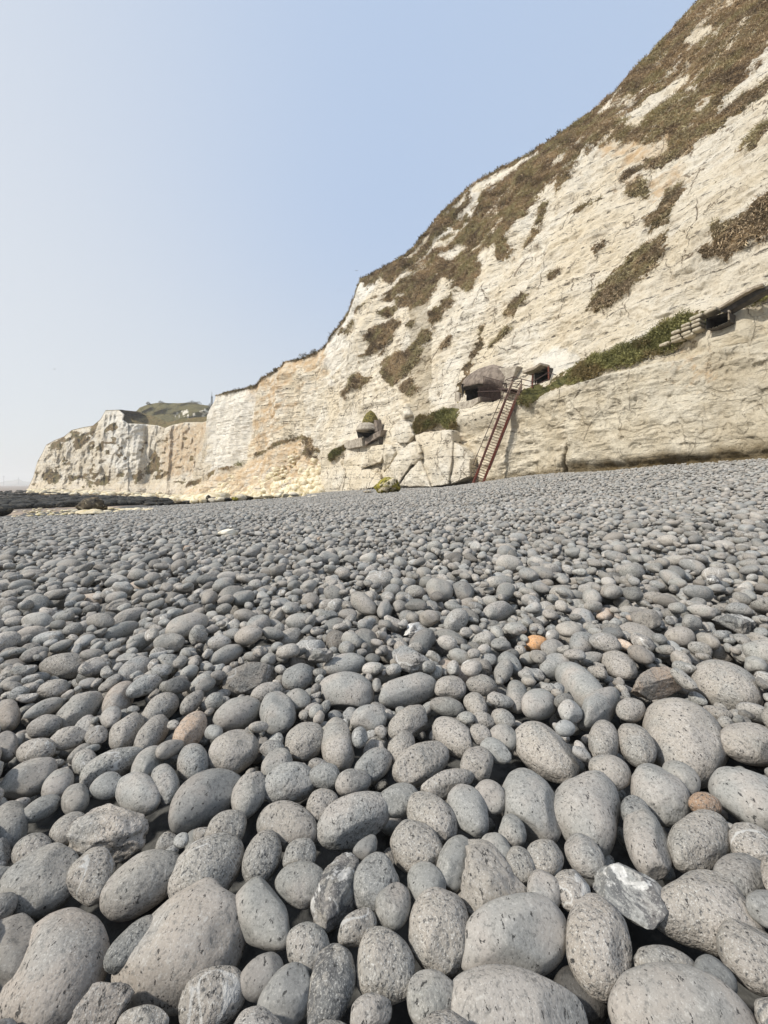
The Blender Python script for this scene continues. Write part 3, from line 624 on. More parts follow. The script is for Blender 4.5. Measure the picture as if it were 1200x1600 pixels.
# traced stones: cx, cy, semi-major, semi-minor (photo px), angle of the long axis, kind, tone, warm, white, pit, label
T = [
(87,1512,114,72,62,'egg',1.05,.22,0,.9,'largest pinkish grey cobble in the lower left corner'),
(290,1472,120,78,42,'kidney',1.06,.14,.1,.6,'large kidney shaped pinkish grey cobble right of the lower left corner cobble'),
(68,1380,76,48,40,'egg',.92,.05,0,.7,0),(145,1371,48,34,65,'pear',.85,.05,0,.5,0),(228,1376,75,42,35,'egg',.92,.06,0,.9,0),
(15,1490,65,45,70,'egg',.70,.05,0,.3,0),(212,1475,60,28,45,'egg',.62,0,0,.2,0),(160,1578,58,34,40,'rough',.75,.25,.25,.9,'rough brownish cobble in the bottom row beside the pinkish corner cobble'),
(222,1600,40,30,10,'egg',.85,0,0,.2,0),(325,1357,72,46,50,'egg',.98,.06,.28,.6,0),(412,1432,60,40,112,'pear',.95,0,0,.3,0),(410,1338,44,28,70,'egg',.85,.05,0,.7,0),
(470,1383,40,36,0,'egg',.80,0,0,.2,'smooth round dark grey cobble left of the black and white flint'),(468,1337,30,24,60,'egg',.85,0,.2,.3,0),
(527,1395,68,33,75,'rough',.80,.05,.62,.5,'upright jagged black flint with a white streak down its side'),
(588,1382,48,36,85,'egg',.90,.05,0,.5,0),(480,1480,42,33,95,'egg',.86,0,0,.2,0),(408,1527,42,30,50,'egg',.72,.12,0,.5,0),(333,1560,60,44,45,'egg',.86,.10,0,.8,0),
(445,1562,56,37,62,'egg',.84,.05,0,.3,0),(517,1547,76,35,78,'pear',.88,0,.52,.3,'tall grey cobble with white patches in the bottom row'),(558,1450,35,25,50,'egg',.85,.03,0,.5,0),
(603,1508,62,46,100,'egg',1.0,0,.12,.4,0),(580,1585,38,30,60,'egg',.9,.05,0,.5,0),(652,1325,46,37,120,'egg',1.0,.04,.1,.5,0),(666,1383,38,28,110,'egg',.95,0,0,.5,0),
(687,1450,69,47,95,'egg',1.0,.03,.05,.4,0),(762,1382,72,52,120,'rough',.92,.08,.05,1,'broad rough pitted cobble behind the two biggest bottom cobbles'),
(801,1463,85,67,25,'egg',1.08,.05,.08,.4,'very large pale grey rounded cobble right of centre near the bottom'),(805,1592,112,88,165,'egg',1.05,.10,0,.3,'very large grey cobble cut by the bottom edge below the pale rounded one'),
(616,1415,37,27,80,'egg',.80,0,0,.2,0),(675,1562,50,38,95,'egg',.92,0,0,.3,0),(813,1350,31,22,110,'egg',.85,0,0,.2,0),(853,1340,32,28,110,'egg',.97,0,.15,.2,0),
(849,1394,35,26,105,'egg',.93,0,0,.2,0),(895,1390,37,27,115,'egg',.97,.02,0,.3,0),(776,1328,30,22,120,'egg',.95,0,0,.2,0),(712,1345,46,26,75,'egg',.95,0,0,.3,0),
(935,1472,80,50,103,'egg',1.0,.08,0,.5,0),(908,1556,50,40,125,'egg',.20,.1,0,.2,'nearly black cobble wedged between large grey ones at the bottom'),
(987,1403,74,42,138,'rough',1.05,0,.60,.1,'mottled white and grey flint lying across a large grey cobble'),(1100,1432,92,64,150,'lobed',1.0,.02,0,.3,'broad grey cobble under the mottled white flint'),
(1040,1510,52,32,160,'egg',.88,0,0,.2,0),(1175,1492,72,42,130,'egg',.88,0,.42,.2,'grey cobble with a long white streak at the right edge near the bottom'),
(1068,1592,125,78,158,'egg',1.08,.16,.15,.5,'very large pinkish cobble in the bottom right corner'),(1115,1530,42,28,130,'egg',.60,0,0,.2,0),
(1160,1375,48,42,130,'egg',.78,.10,0,.9,'dark speckled rounded cobble at the right edge'),(913,1335,40,26,125,'egg',.9,0,.1,.2,0),(1010,1312,60,32,110,'egg',.92,0,0,.2,0),
(1093,1316,53,46,40,'egg',1.0,0,0,.3,0),(1182,1325,50,32,140,'egg',.98,.08,0,.3,0),
(1068,1157,78,58,130,'egg',1.15,.04,.08,.8,'biggest pale cobble on the right with pitted lower edge'),(1133,1070,58,37,155,'egg',1.12,.04,0,.5,0),(1172,1162,50,32,165,'egg',1.03,.03,0,.4,0),
(1175,1250,78,42,150,'egg',1.08,0,0,.5,0),(1031,1238,54,38,135,'egg',1.05,.03,.12,.5,0),(918,1264,64,52,100,'lobed',1.05,.06,0,.9,'three lobed pitted pale cobble right of centre'),
(944,1157,33,24,90,'egg',1.0,0,0,.4,0),(994,1165,38,26,125,'egg',1.0,.05,.1,.6,0),(938,1103,40,26,50,'pear',1.05,0,0,.3,0),
(1022,1068,38,22,10,'rough',.85,.45,.35,.6,'rough brown and cream flint above the biggest pale cobble'),(985,1109,23,20,0,'egg',1,0,0,.3,0),(955,1205,34,26,150,'egg',1.03,0,.1,.3,0),
(1063,1217,34,23,140,'egg',.95,0,0,.2,0),(1100,1257,26,18,160,'egg',.75,.75,0,.3,'small rusty brown pebble among large grey cobbles on the right'),(995,1272,32,22,120,'egg',.75,0,0,.2,0),
(636,1078,46,26,15,'kidney',1.05,.03,.15,.6,0),(703,1075,24,19,0,'egg',1,0,0,.2,0),(752,1071,24,16,170,'egg',.85,0,0,.3,0),(808,1088,26,17,95,'egg',.92,0,0,.2,0),(841,1101,27,24,10,'egg',1.08,0,.1,.3,0),
(698,1104,27,15,165,'egg',.68,0,0,.3,0),(638,1130,34,24,40,'egg',1.0,0,0,.2,0),(628,1167,28,21,75,'egg',1,0,0,.3,0),(709,1151,39,25,140,'egg',1.0,0,0,.3,0),(659,1192,46,32,30,'egg',1.0,0,0,.3,0),
(746,1193,28,25,90,'egg',.88,0,0,.2,0),(775,1173,26,17,145,'egg',1.05,0,.1,.2,0),(828,1254,62,42,115,'egg',1.05,.02,.08,.3,0),(852,1175,58,36,140,'egg',1.12,.02,0,.6,0),(731,1266,44,28,115,'egg',1.05,.03,0,.3,0),
(673,1277,46,33,130,'egg',1.0,0,0,.2,0),(765,1245,29,24,130,'egg',.95,0,0,.2,0),(700,1224,42,22,20,'egg',1,0,0,.2,0),(800,1297,28,20,115,'egg',.92,0,0,.2,0),(622,1250,34,26,20,'egg',.92,0,0,.2,0),
(744,1103,23,17,120,'egg',1,0,0,.2,0),(755,1126,18,14,160,'egg',1,0,0,.2,0),(786,1123,20,15,140,'egg',1,0,0,.2,0),(750,1147,18,15,140,'egg',1,0,0,.2,0),(788,1152,24,19,140,'egg',.95,0,0,.2,0),
(553,1277,60,37,28,'egg',1.02,.02,.05,.5,0),(541,1080,42,31,170,'egg',1.05,.03,0,.3,'broad flat topped pale cobble standing a little left of centre'),(576,1123,28,22,10,'egg',1.05,0,.15,.3,0),(433,1115,34,27,100,'egg',.93,0,0,.6,0),
(372,1114,40,24,25,'egg',.95,0,.25,.3,0),(365,1174,43,32,35,'egg',1.03,0,.1,.3,0),(477,1157,32,28,40,'egg',1,0,0,.3,0),(527,1161,41,25,95,'egg',1.03,0,0,.3,0),(453,1222,43,30,20,'egg',1.02,0,0,.6,0),
(502,1258,28,23,60,'egg',.88,.05,0,.3,0),(322,1246,64,37,35,'kidney',.72,.03,.05,.7,'long dark grey cobble with a black shiny hollow on top'),(388,1245,39,26,65,'pear',.92,.03,0,.7,0),(450,1290,46,38,160,'egg',.92,.10,.1,.9,0),
(353,1295,36,26,40,'egg',.85,0,0,.2,0),(552,1222,28,22,20,'egg',.92,0,.48,.3,0),(434,1196,30,22,60,'egg',.92,0,.42,.3,0),(465,1094,20,18,0,'egg',.95,0,0,.2,0),(390,1062,42,25,15,'rough',.62,.12,0,1,'dark brown pitted cobble left of the centre'),
(417,1082,26,15,20,'egg',1,0,0,.2,0),(467,1058,27,21,30,'egg',.9,0,0,.6,0),(298,1141,35,20,55,'egg',1.15,.55,.15,.5,'tan stone with an orange tip among grey cobbles on the left'),(301,1190,30,24,80,'egg',.9,0,0,.3,0),
(425,1171,19,15,0,'egg',.75,0,0,.4,0),(583,1195,33,23,40,'egg',.9,0,0,.2,0),(508,1213,25,20,0,'egg',.9,0,0,.2,0),
(178,1300,62,42,25,'rough',1.12,.12,0,.6,'craggy pale olive rock with a rough broken surface'),(217,1240,37,33,150,'egg',1.05,0,.1,.3,'faceted pale cobble just behind the craggy pale rock'),(45,1216,50,26,28,'egg',.95,.08,.1,.4,0),(176,1195,55,22,28,'egg',.98,0,0,.3,0),
(197,1143,35,22,50,'egg',1,.02,0,.3,0),(127,1108,43,22,38,'egg',.92,.02,0,.4,0),(108,1153,30,17,20,'egg',1,0,0,.2,0),(56,1173,32,20,15,'egg',.97,.03,0,.5,0),(132,1190,22,18,60,'egg',.98,0,0,.2,0),(91,1225,31,20,50,'egg',.95,0,.1,.2,0),
(118,1248,26,20,60,'egg',.82,0,0,.2,0),(62,1264,37,16,30,'egg',.8,0,.3,.2,0),(10,1288,42,30,70,'egg',.80,.05,0,.8,0),(10,1118,27,22,70,'egg',.82,.18,0,.5,0),(8,1168,25,20,70,'egg',.72,.15,0,.9,0),
(188,1090,34,20,55,'egg',1.05,.30,.1,.6,'cobble with a yellow ochre stain on its upper end'),(83,1077,26,14,15,'egg',1,0,.1,.3,0),(250,1108,34,20,40,'egg',1,0,0,.3,0),(238,1148,36,20,55,'egg',.85,0,0,.2,0),(174,1121,19,15,50,'egg',1.05,0,0,.3,0),
(257,1225,32,22,95,'egg',.9,0,0,.3,0),(168,1228,28,20,30,'egg',.93,0,0,.2,0),(230,1194,33,20,50,'egg',.95,0,0,.4,0),(108,1294,34,22,40,'egg',.88,0,0,.2,0),(70,1134,28,16,20,'egg',.9,.15,0,.4,0),(68,1107,34,12,25,'egg',.95,0,0,.3,0),(50,1329,34,26,40,'egg',.85,.03,0,.7,0),
(648,985,18,12,20,'rough',1.3,0,.9,0,'bright white broken flint in the middle distance of the pebbles'),(838,1006,18,14,0,'egg',1.3,1.0,0,.1,'bright orange brown pebble among grey ones right of centre'),(945,961,14,11,0,'egg',1.5,.42,.2,.1,'pale yellow pebble behind the orange pebble'),
(974,1008,18,8,160,'egg',1.7,.42,0,0,'smooth sand coloured flat pebble right of the orange pebble'),(1145,975,36,17,165,'rough',.9,0,.68,.3,'white flint with black broken hollows near the right edge'),(1028,979,14,11,0,'rough',1.2,0,.7,0,'small white capped flint left of the white flint with black hollows'),
(217,917,16,9,0,'egg',1.25,.35,0,.1,'pinkish pebble in the far left pebbles'),(143,938,17,12,0,'egg',1.2,.32,0,.1,'pale pink rounded pebble on the left'),(910,1075,50,26,135,'egg',1.08,0,0,.3,0),(968,1040,30,20,150,'egg',1,0,0,.3,0),(780,955,24,16,20,'egg',1.1,0,0,.3,0),(868,1042,26,20,10,'egg',1.05,0,0,.3,0),
(455,995,20,14,20,'egg',1,0,0,.2,0),(100,1040,38,20,5,'egg',.85,0,0,.3,'broad dark flat cobble near the left edge'),(205,965,30,14,20,'egg',1,0,0,.2,0),(355,1023,28,14,25,'egg',.95,0,0,.2,0),(540,1040,34,18,10,'egg',1.05,0,0,.2,0),(190,985,30,12,22,'egg',.95,0,0,.2,0),
]
stones = []   # dicts: pos, abc, R, euler, kind, tone..., traced
def place_traced(fd):
    ordr = sorted(range(len(T)), key=lambda i: -T[i][2]*T[i][3]*(1 if T[i][6] > .3 else .5))
    for i in ordr:
        cx, cy, a, b, ang, kind, tone, warm, white, pit, lab = T[i]
        th = math.radians(ang); c, s = math.cos(th), math.sin(th)
        S0 = np.array([[c, -s], [s, c]])@np.diag([a*a, b*b])*1.07@np.array([[c, s], [-s, c]])   # u right, v up
        sx = (cx-600)/F; t = (cy-H0)/F; zc = 0.0
        for it in range(3):
            # depth from the height of the centre above the beach plane
            Y = CH/t
            for k in range(6): Y = (CH-(float(zb(sx*Y, Y))-BED+zc if it else float(zb(sx*Y, Y))-.03))/t
            S = S0*(Y/F)**2
            P2 = np.array([[1, -sx], [0, t]]); Pi = np.linalg.inv(P2); best = None
            for cc in np.linspace(.35, .97, 24):
                cz2 = cc*cc*S[1, 1]*(1-S[0, 1]**2/(S[0, 0]*S[1, 1])); G = Pi@(S-np.diag([0, cz2]))@Pi.T
                w, v = np.linalg.eigh(G)
                if w[0] <= 1e-6: continue
                cz = math.sqrt(cz2); A_, B_ = math.sqrt(w[1]), math.sqrt(w[0])
                sc = abs(math.log(A_/B_/1.35))+1.2*abs(math.log(cz/(.72*math.sqrt(A_*B_))))
                if best is None or sc < best[0]: best = (sc, A_, B_, cz, math.atan2(v[1, 1], v[0, 1]))
            _, A_, B_, C_, yaw = best
            R = rotm(yaw, 0, 0); Sg = sigma(A_, B_, C_, R)
            zc = BED-.62*C_-(.05 if tone < .3 else 0)
        Y = CH/t
        for k in range(6): Y = (CH-(float(zb(sx*Y, Y))-BED+zc))/t
        X = sx*Y; base = float(zb(X, Y))-BED
        ix, m, lo, hi = fd.foot(X, Y, Sg); fd.put(zc, ix, m, hi)
        stones.append(dict(p=np.array([X, Y, base+zc]), abc=(A_, B_, C_), e=(0, 0, yaw), kind=kind, tone=tone, warm=warm, white=white, pit=pit, lab=lab, tr=True, ti=i))
def tone_rand(r, n=None):
    return float(np.clip(r.normal(.97, .18), .52, 1.4))
def mk_stone(x, y, z, st, r):
    a, b, c, yw, ti, ro = st
    warm = 0 if r.random() < .6 else r.uniform(0, .14); white = 0 if r.random() < .72 else r.uniform(.05, .42); tone = tone_rand(r)
    u = r.random()
    if u < .003: warm = r.uniform(.3, .6); tone = 1.2
    elif u < .022: white = r.uniform(.45, .68); tone = 1.15
    elif u < .05: tone = r.uniform(.42, .65)
    return dict(p=np.array([x, y, z]), abc=(a, b, c), e=(ro, ti, yw), kind='x', tone=tone, warm=warm, white=white, pit=float(r.random()**1.5), lab=0, tr=False)
def fill_near():
    x0, x1, y0, y1 = -6.2, 6.2, .25, 6.0
    fd = Field(x0, x1, y0, y1, .0075); r = np.random.default_rng(3)
    place_traced(fd)
    TE = np.array([[t_[0], t_[1], t_[2], t_[3], math.cos(math.radians(t_[4])), math.sin(math.radians(t_[4])), 0.] for t_ in T]); 
    for s in stones: TE[s['ti'], 6] = s['p'][2]-.1*s['abc'][2]
    n = 0; fails = 0
    for ph, (sc, cap, tries, cnt) in enumerate(((1.0, BED+.055, 4, 9000), (.72, BED+.025, 6, 9000), (.8, BED+.03, 5, -6000), (.5, BED+.0, 8, 5000), (.5, BED+.01, 8, -7000))):
        y1_ = 2.3 if cnt < 0 else y1
        for k in range(abs(cnt)):
            st = rand_stone(r, sc); R = rotm(st[3], st[4], st[5]); Sg = sigma(st[0], st[1], st[2], R); best = None
            for q in range(tries):
                y = y0+(y1_-y0)*r.random()**.8; x = r.uniform(max(x0, -1.12*y-1.9), min(x1, 1.12*y+1.9))
                i = int((x-x0)/fd.d); j = int((y-y0)/fd.d)
                if i < 0 or j < 0 or i >= fd.nx or j >= fd.ny: continue
                hh = fd.h[i, j]
                if best is None or hh < best[0]: best = (hh, x, y)
            if best is None or best[0] > cap-.03: continue
            _, x, y = best
            rs = fd.rest(x, y, Sg*.92)
            if rs is None: continue
            z = rs[0]
            cp = cap-.018*float(sstep(2.1, 1.6, y))
            if z+.35*st[2] > cp: continue
            if y < 2.6:
                zw = float(zb(x, y))-BED+z; qx = 600+F*x/y; qy = H0-F*(zw-CH)/y; rr = st[0]*.42*F/y
                dx = qx-TE[:, 0]; dy = -(qy-TE[:, 1]); u_ = (dx*TE[:, 4]+dy*TE[:, 5])/(TE[:, 2]+rr); v_ = (-dx*TE[:, 5]+dy*TE[:, 4])/(TE[:, 3]+rr)
                hitm = (u_*u_+v_*v_ < 1) & (zw+st[2]*.8 > TE[:, 6])
                if hitm.any(): continue
            fd.put(z, rs[1], rs[2], rs[3]); stones.append(mk_stone(x, y, z, st, r)); n += 1
    # world height for random stones
    rnd = [s for s in stones if not s['tr']]; P_ = np.array([s['p'] for s in rnd]); zz = zb(P_[:, 0], P_[:, 1])
    for s, z in zip(rnd, zz): s['p'][2] += z-BED
    print('near stones', len(stones), 'in 12x6', n)
fill_near()
def make_tile(size, seed):
    fd = Field(0, size, 0, size, .012, True); r = np.random.default_rng(seed); out = []
    for sc, cap, tries, cnt in ((1.0, BED+.055, 5, 4200), (.72, BED+.02, 8, 3200)):
        for k in range(cnt):
            st = rand_stone(r, sc); R = rotm(st[3], st[4], st[5]); Sg = sigma(st[0], st[1], st[2], R); c = r.uniform(0, size, (tries, 2))
            hh = fd.h[(c[:, 0]/fd.d).astype(int) % fd.nx, (c[:, 1]/fd.d).astype(int) % fd.ny]; q = int(np.argmin(hh))
            if hh[q] > cap-.03: continue
            rs = fd.rest(c[q, 0], c[q, 1], Sg*.92); z = rs[0]
            if z+.35*st[2] > cap: continue
            fd.put(z, rs[1], rs[2], rs[3]); out.append(mk_stone(c[q, 0], c[q, 1], z, st, r))
    out = [s for s in out if s['p'][2]+s['abc'][2] > BED-.035]
    return out
TS = 4.8
tile = make_tile(TS, 11)
print('tile', len(tile))
PLIM = [(-400, 816), (0, 810), (100, 806), (200, 798), (240, 792), (300, 788), (480, 776)]
def visible_area(X, Y, Z, lim=True):
    px = 600+F*X/Y; py = H0-F*(Z-CH)/Y
    m = np.abs(X) < 1.12*Y+2.5
    left = px < 480
    m &= np.where(left, py > np.interp(px, *zip(*PLIM)), True)
    bl = np.array([float(depth_col(q, np.array([float(base_y(q))+2]))[0]) for q in range(480, 1641, 20)]); bl = np.interp(px, np.arange(480, 1641, 20), bl)
    m &= np.where(~left, Y < bl+.3, True)
    return m
def far_points():
    tp = np.array([s['p'] for s in tile]); out = []
    ni = len(tile)
    res = []
    for i in range(-10, 6):
        for j in range(0, 13):
            x = tp[:, 0]+i*TS; y = tp[:, 1]+j*TS
            m = ~((np.abs(x) < 6.15) & (y < 5.95)) & (y > .3) & (x < 18)
            if not m.any(): continue
            x, y = x[m], y[m]; z0 = zb(x, y); v = visible_area(x, y, z0)
            if not v.any(): continue
            ids = np.nonzero(m)[0][v]
            res.append(np.c_[x[v], y[v], z0[v]-BED+tp[ids, 2], ids])
    return np.concatenate(res)
FP = far_points(); print('far stones', len(FP))

NSH = 14
peb_shapes = bpy.data.collections.new('pebble_shapes')
for k in range(NSH):
    kind = 'kidney' if k == 3 else 'pear' if k == 5 else 'rough' if k in (7, 12) else 'lobed' if k == 9 else 'egg'
    for lod, sub in ((0, 3), (1, 2)):
        nm = 'pebble_%s_shape_%02d' % ('fine' if lod == 0 else 'plain', k)
        me = new_mesh(nm, pebble_verts(sub, 100+k, kind), ICO[sub][1], True); me.materials.append(M['pebble'])
        o = bpy.data.objects.new(nm, me); peb_shapes.objects.link(o)
def lay_pebbles():
    near = [s for s in stones if not s.get('own')]
    Pn = np.array([s['p'] for s in near]); px = 600+F*Pn[:, 0]/Pn[:, 1]; keep = (np.abs(Pn[:, 0]) < 1.25*Pn[:, 1]+2.2)
    near = [s for s, k in zip(near, keep) if k]
    pos = [s['p'] for s in near]; rot = [s['e'] for s in near]; scl = [s['abc'] for s in near]
    at = [[s['tone'], s['warm'], s['white'], s['pit']] for s in near]
    r = np.random.default_rng(5); idx = [int(r.integers(NSH))+(0 if s['p'][1] < 5 else NSH) for s in near]
    n = len(FP); ids = FP[:, 3].astype(int)
    ta = np.array([[s['tone'], s['warm'], s['white'], s['pit']] for s in tile])[ids]
    ta[:, 0] = np.clip(r.normal(1.02, .15, n), .6, 1.4); w = r.random(n); ta[:, 1] = np.where(w < .003, .4, ta[:, 1]*(ta[:, 1] < .3)); ta[:, 2] = np.where((w > .01) & (w < .035), .75, ta[:, 2]*.6*(ta[:, 2] < .5))
    pos = np.r_[np.array(pos), FP[:, :3]]; rot = np.r_[np.array(rot), np.array([s['e'] for s in tile])[ids]]
    fs = np.array([s['abc'] for s in tile])[ids]
    scl = np.r_[np.array(scl), fs]; at = np.r_[np.array(at), ta]
    idx = np.r_[np.array(idx), r.integers(0, NSH, n)+NSH]
    me = bpy.data.meshes.new('pebbles'); me.vertices.add(len(pos)); me.vertices.foreach_set('co', pos.astype(np.float32).ravel())
    for nm, d in (('rot', rot), ('scl', scl)):
        a = me.attributes.new(nm, 'FLOAT_VECTOR', 'POINT'); a.data.foreach_set('vector', d.astype(np.float32).ravel())
    for k, nm in enumerate(('tone', 'warm', 'white', 'pit')):
        a = me.attributes.new(nm, 'FLOAT', 'POINT'); a.data.foreach_set('value', at[:, k].astype(np.float32))
    a = me.attributes.new('idx', 'INT', 'POINT'); a.data.foreach_set('value', idx.astype(np.int32))
    o = obj('pebbles', me, M['pebble']); tag(o, 'grey rounded pebbles covering the whole sloping beach', 'pebbles', kind='stuff')
    g = bpy.data.node_groups.new('lay_pebbles', 'GeometryNodeTree')
    g.interface.new_socket('Geometry', in_out='INPUT', socket_type='NodeSocketGeometry'); g.interface.new_socket('Geometry', in_out='OUTPUT', socket_type='NodeSocketGeometry')
    gi = g.nodes.new('NodeGroupInput'); go = g.nodes.new('NodeGroupOutput'); ip = g.nodes.new('GeometryNodeInstanceOnPoints'); ci = g.nodes.new('GeometryNodeCollectionInfo')
    mp = g.nodes.new('GeometryNodeMeshToPoints'); mp.inputs['Radius'].default_value = .01
    ci.inputs['Collection'].default_value = peb_shapes; ci.inputs['Separate Children'].default_value = True; ci.inputs['Reset Children'].default_value = True
    def na(nm, ty):
        x = g.nodes.new('GeometryNodeInputNamedAttribute'); x.data_type = ty; x.inputs['Name'].default_value = nm; return x.outputs['Attribute']
    g.links.new(gi.outputs[0], mp.inputs['Mesh']); g.links.new(mp.outputs[0], ip.inputs['Points']); g.links.new(ci.outputs[0], ip.inputs['Instance']); ip.inputs['Pick Instance'].default_value = True
    g.links.new(na('idx', 'INT'), ip.inputs['Instance Index']); g.links.new(na('scl', 'FLOAT_VECTOR'), ip.inputs['Scale'])
    er = g.nodes.new('FunctionNodeEulerToRotation'); g.links.new(na('rot', 'FLOAT_VECTOR'), er.inputs[0]); g.links.new(er.outputs[0], ip.inputs['Rotation'])
    g.links.new(ip.outputs[0], go.inputs[0])
    md = o.modifiers.new('lay', 'NODES'); md.node_group = g

# which stones are things of their own: the ones that show largest
def choose_own():
    for s in stones:
        x, y, z = s['p']; a, b, c = s['abc']
        px, py = pix(s['p']); s['px'], s['py'] = px, py
        vis = -20 < px < 1220 and 770 < py < 1640
        s['area'] = a*b/(y*y) if vis and z+c > float(zb(x, y))-.02 else 0
    r = sorted([s for s in stones if not s['tr']], key=lambda s: -s['area'])
    own = [s for s in stones if s['tr']]; own += r[:max(0, 296-len(own))]
    for s in own: s['own'] = True
    return own
own = choose_own()
near_meshes = {}
def near_mesh(kind, k, sub):
    key = (kind, k, sub)
    if key not in near_meshes:
        me = new_mesh('cobble', pebble_verts(sub, 500+k*7+{'egg': 0, 'kidney': 1, 'pear': 2, 'rough': 3, 'lobed': 4}[kind], kind), ICO[sub][1], True); me.materials.append(M['pebble']); near_meshes[key] = me
    return near_meshes[key]
marks = [s for s in own if s['lab']]
def describe(s):
    if s['lab']: return s['lab'], None
    a, b, c = s['abc']; sz = 'large' if a > .095 else 'medium' if a > .062 else 'small'
    tn = 'pale' if s['tone'] > 1.03 else 'dark' if s['tone'] < .86 else 'grey'
    if tn != 'grey': tn += ' grey'
    if s['warm'] > .3: tn = 'tan'
    if len(marks) == 0: return 'grey cobble', None
    sh = 'long' if a/b > 1.55 else 'oval' if a/b > 1.22 else 'round'
    m = min(marks, key=lambda q: (q['px']-s['px'])**2+(1.4*(q['py']-s['py']))**2)
    dx, dy = s['px']-m['px'], s['py']-m['py']; dist = math.hypot(dx, dy)
    far = '' if dist < 75 else 'a little ' if dist < 150 else 'well '
    if abs(dx) > 2.2*abs(dy): rel = 'left of' if dx < 0 else 'right of'
    elif abs(dy) > 2.2*abs(dx): rel = 'behind' if dy < 0 else 'in front of'
    else: rel = ('behind and ' if dy < 0 else 'in front and ')+('left of' if dx < 0 else 'right of')
    short = m['short']
    out = f"{sz} {sh} {tn} {'cobble' if a > .06 else 'pebble'} {far}{rel} {short}"
    return out, None
SHORT = {'largest pinkish': 'the pinkish corner cobble', 'large kidney': 'the kidney shaped cobble', 'rough brownish': 'the rough brownish cobble', 'smooth round': 'the round dark cobble by the flint', 'upright jagged': 'the jagged black flint',
         'tall grey': 'the white patched tall cobble', 'broad rough': 'the broad rough pitted cobble', 'very large pale': 'the very large pale cobble', 'very large grey': 'the bottom edge grey cobble', 'nearly black': 'the nearly black cobble', 'mottled white': 'the mottled white flint',
         'broad grey': 'the broad grey cobble under the flint', 'grey cobble with a long': 'the white streaked cobble', 'very large pinkish': 'the pinkish corner cobble on the right', 'dark speckled': 'the dark speckled cobble', 'biggest pale': 'the biggest pale cobble',
         'three lobed': 'the three lobed cobble', 'rough brown and': 'the brown and cream flint', 'small rusty': 'the rusty brown pebble', 'broad flat': 'the flat topped pale cobble', 'long dark': 'the dark hollow topped cobble', 'dark brown': 'the dark brown pitted cobble',
         'tan stone': 'the tan stone', 'craggy': 'the craggy pale rock', 'faceted': 'the faceted pale cobble', 'cobble with a yellow': 'the ochre stained cobble', 'bright white': 'the bright white flint', 'bright orange': 'the orange pebble', 'pale yellow': 'the pale yellow pebble',
         'smooth sand': 'the sand coloured pebble', 'white flint': 'the white and black flint', 'small white': 'the white capped flint', 'pinkish pebble': 'the far pinkish pebble', 'pale pink': 'the pale pink pebble', 'broad dark': 'the broad dark flat cobble'}
for m in marks:
    m['short'] = next(v for k, v in SHORT.items() if m['lab'].startswith(k))
def build_own():
    labels = {}
    ORD = ['', 'second ', 'third ', 'fourth ', 'fifth ', 'sixth ', 'seventh ']
    for s in own: s['L'] = describe(s)[0]
    for s in sorted(own, key=lambda s: -s['py']):
        labels.setdefault(s['L'], []).append(s)
    labels2 = labels
    for L, ss in labels2.items():
        if len(ss) > 1:
            for q, s in enumerate(ss):
                s['L'] = ('nearer ' if q == 0 else 'farther ' if len(ss) == 2 else ('middle ' if q < len(ss)-1 else 'farthest '))+L
                if q == 0 and len(ss) > 2: s['L'] = 'nearest '+L
    for s in own:
        w = s['L'].replace(' a little ', ' ').replace('behind and left', 'behind left').replace('behind and right', 'behind right') if len(s['L'].split()) > 16 else s['L']
        if len(w.split()) > 16: w = w.replace('front and ', 'front ').replace(' on the right', '').replace(' under the flint', '')
        s['L'] = w
    for i, s in enumerate(own):
        a = s['abc'][0]; kind = s['kind']; k = i % 9
        if kind == 'x': kind = ('egg', 'egg', 'egg', 'pear', 'egg', 'kidney', 'egg', 'egg', 'lobed', 'rough')[(i*7) % 10]
        big = a*600/s['p'][1] > 36
        if s['lab'] or kind == 'rough' or big: k = i
        o = obj('cobble' if a > .05 else 'pebble', near_mesh(kind, k, 5 if big or kind == 'rough' else 4))
        o.location = s['p']; o.scale = s['abc']; o.rotation_euler = s['e']
        for q in ('tone', 'warm', 'white', 'pit'): o[q] = float(s[q])
        tag(o, s['L'], 'stone', 'loose grey beach stones near the viewer')
build_own()
lay_pebbles()
print('own', len(own))
# ------------------------------------------------------------------ things on and by the cliff
NOUT = Vector((-.86, -.51, 0)).normalized(); TAN = Vector((-.51, .86, 0)).normalized(); UP = Vector((0, 0, 1))
class Face:
    """a facade plane through a cliff point; px, py and an outward offset in metres give a world point"""
    def __init__(s, px, py, off=0.0, n=NOUT):
        s.n = n; s.a = Vector(on_cliff(px, py))+n*off
    def p(s, px, py, off=0.0):
        d = Vector(((px-600)/F, 1, (H0-py)/F)); o = Vector((0, 0, CH)); Y = (s.n.dot(s.a-o)+off)/s.n.dot(d); return o+d*Y
    def prism(s, mb, poly, o0, o1):
        V = [s.p(x, y, o0) for x, y in poly]; W = [v+s.n*(o1-o0) for v in V]; n = len(poly)
        ar = sum(poly[i][0]*poly[(i+1) % n][1]-poly[(i+1) % n][0]*poly[i][1] for i in range(n))
        F1 = [tuple(range(n, 2*n)), tuple(range(n-1, -1, -1))]+[(i, (i+1) % n, n+(i+1) % n, n+i) for i in range(n)]
        if ar > 0: F1 = [tuple(reversed(f)) for f in F1]
        mb.add(V+W, F1); return mb
    def room(s, mb, poly, o0, o1):
        V = [s.p(x, y, o0) for x, y in poly]; W = [v+s.n*(o1-o0) for v in V]; n = len(poly)
        mb.add(V+W, [tuple(range(n, 2*n))]+[(i, (i+1) % n, n+(i+1) % n, n+i) for i in range(n)]); return mb
def root_at(name, p, label, cat, group=None):
    e = empty(name, tuple(p)); tag(e, label, cat, group); return e
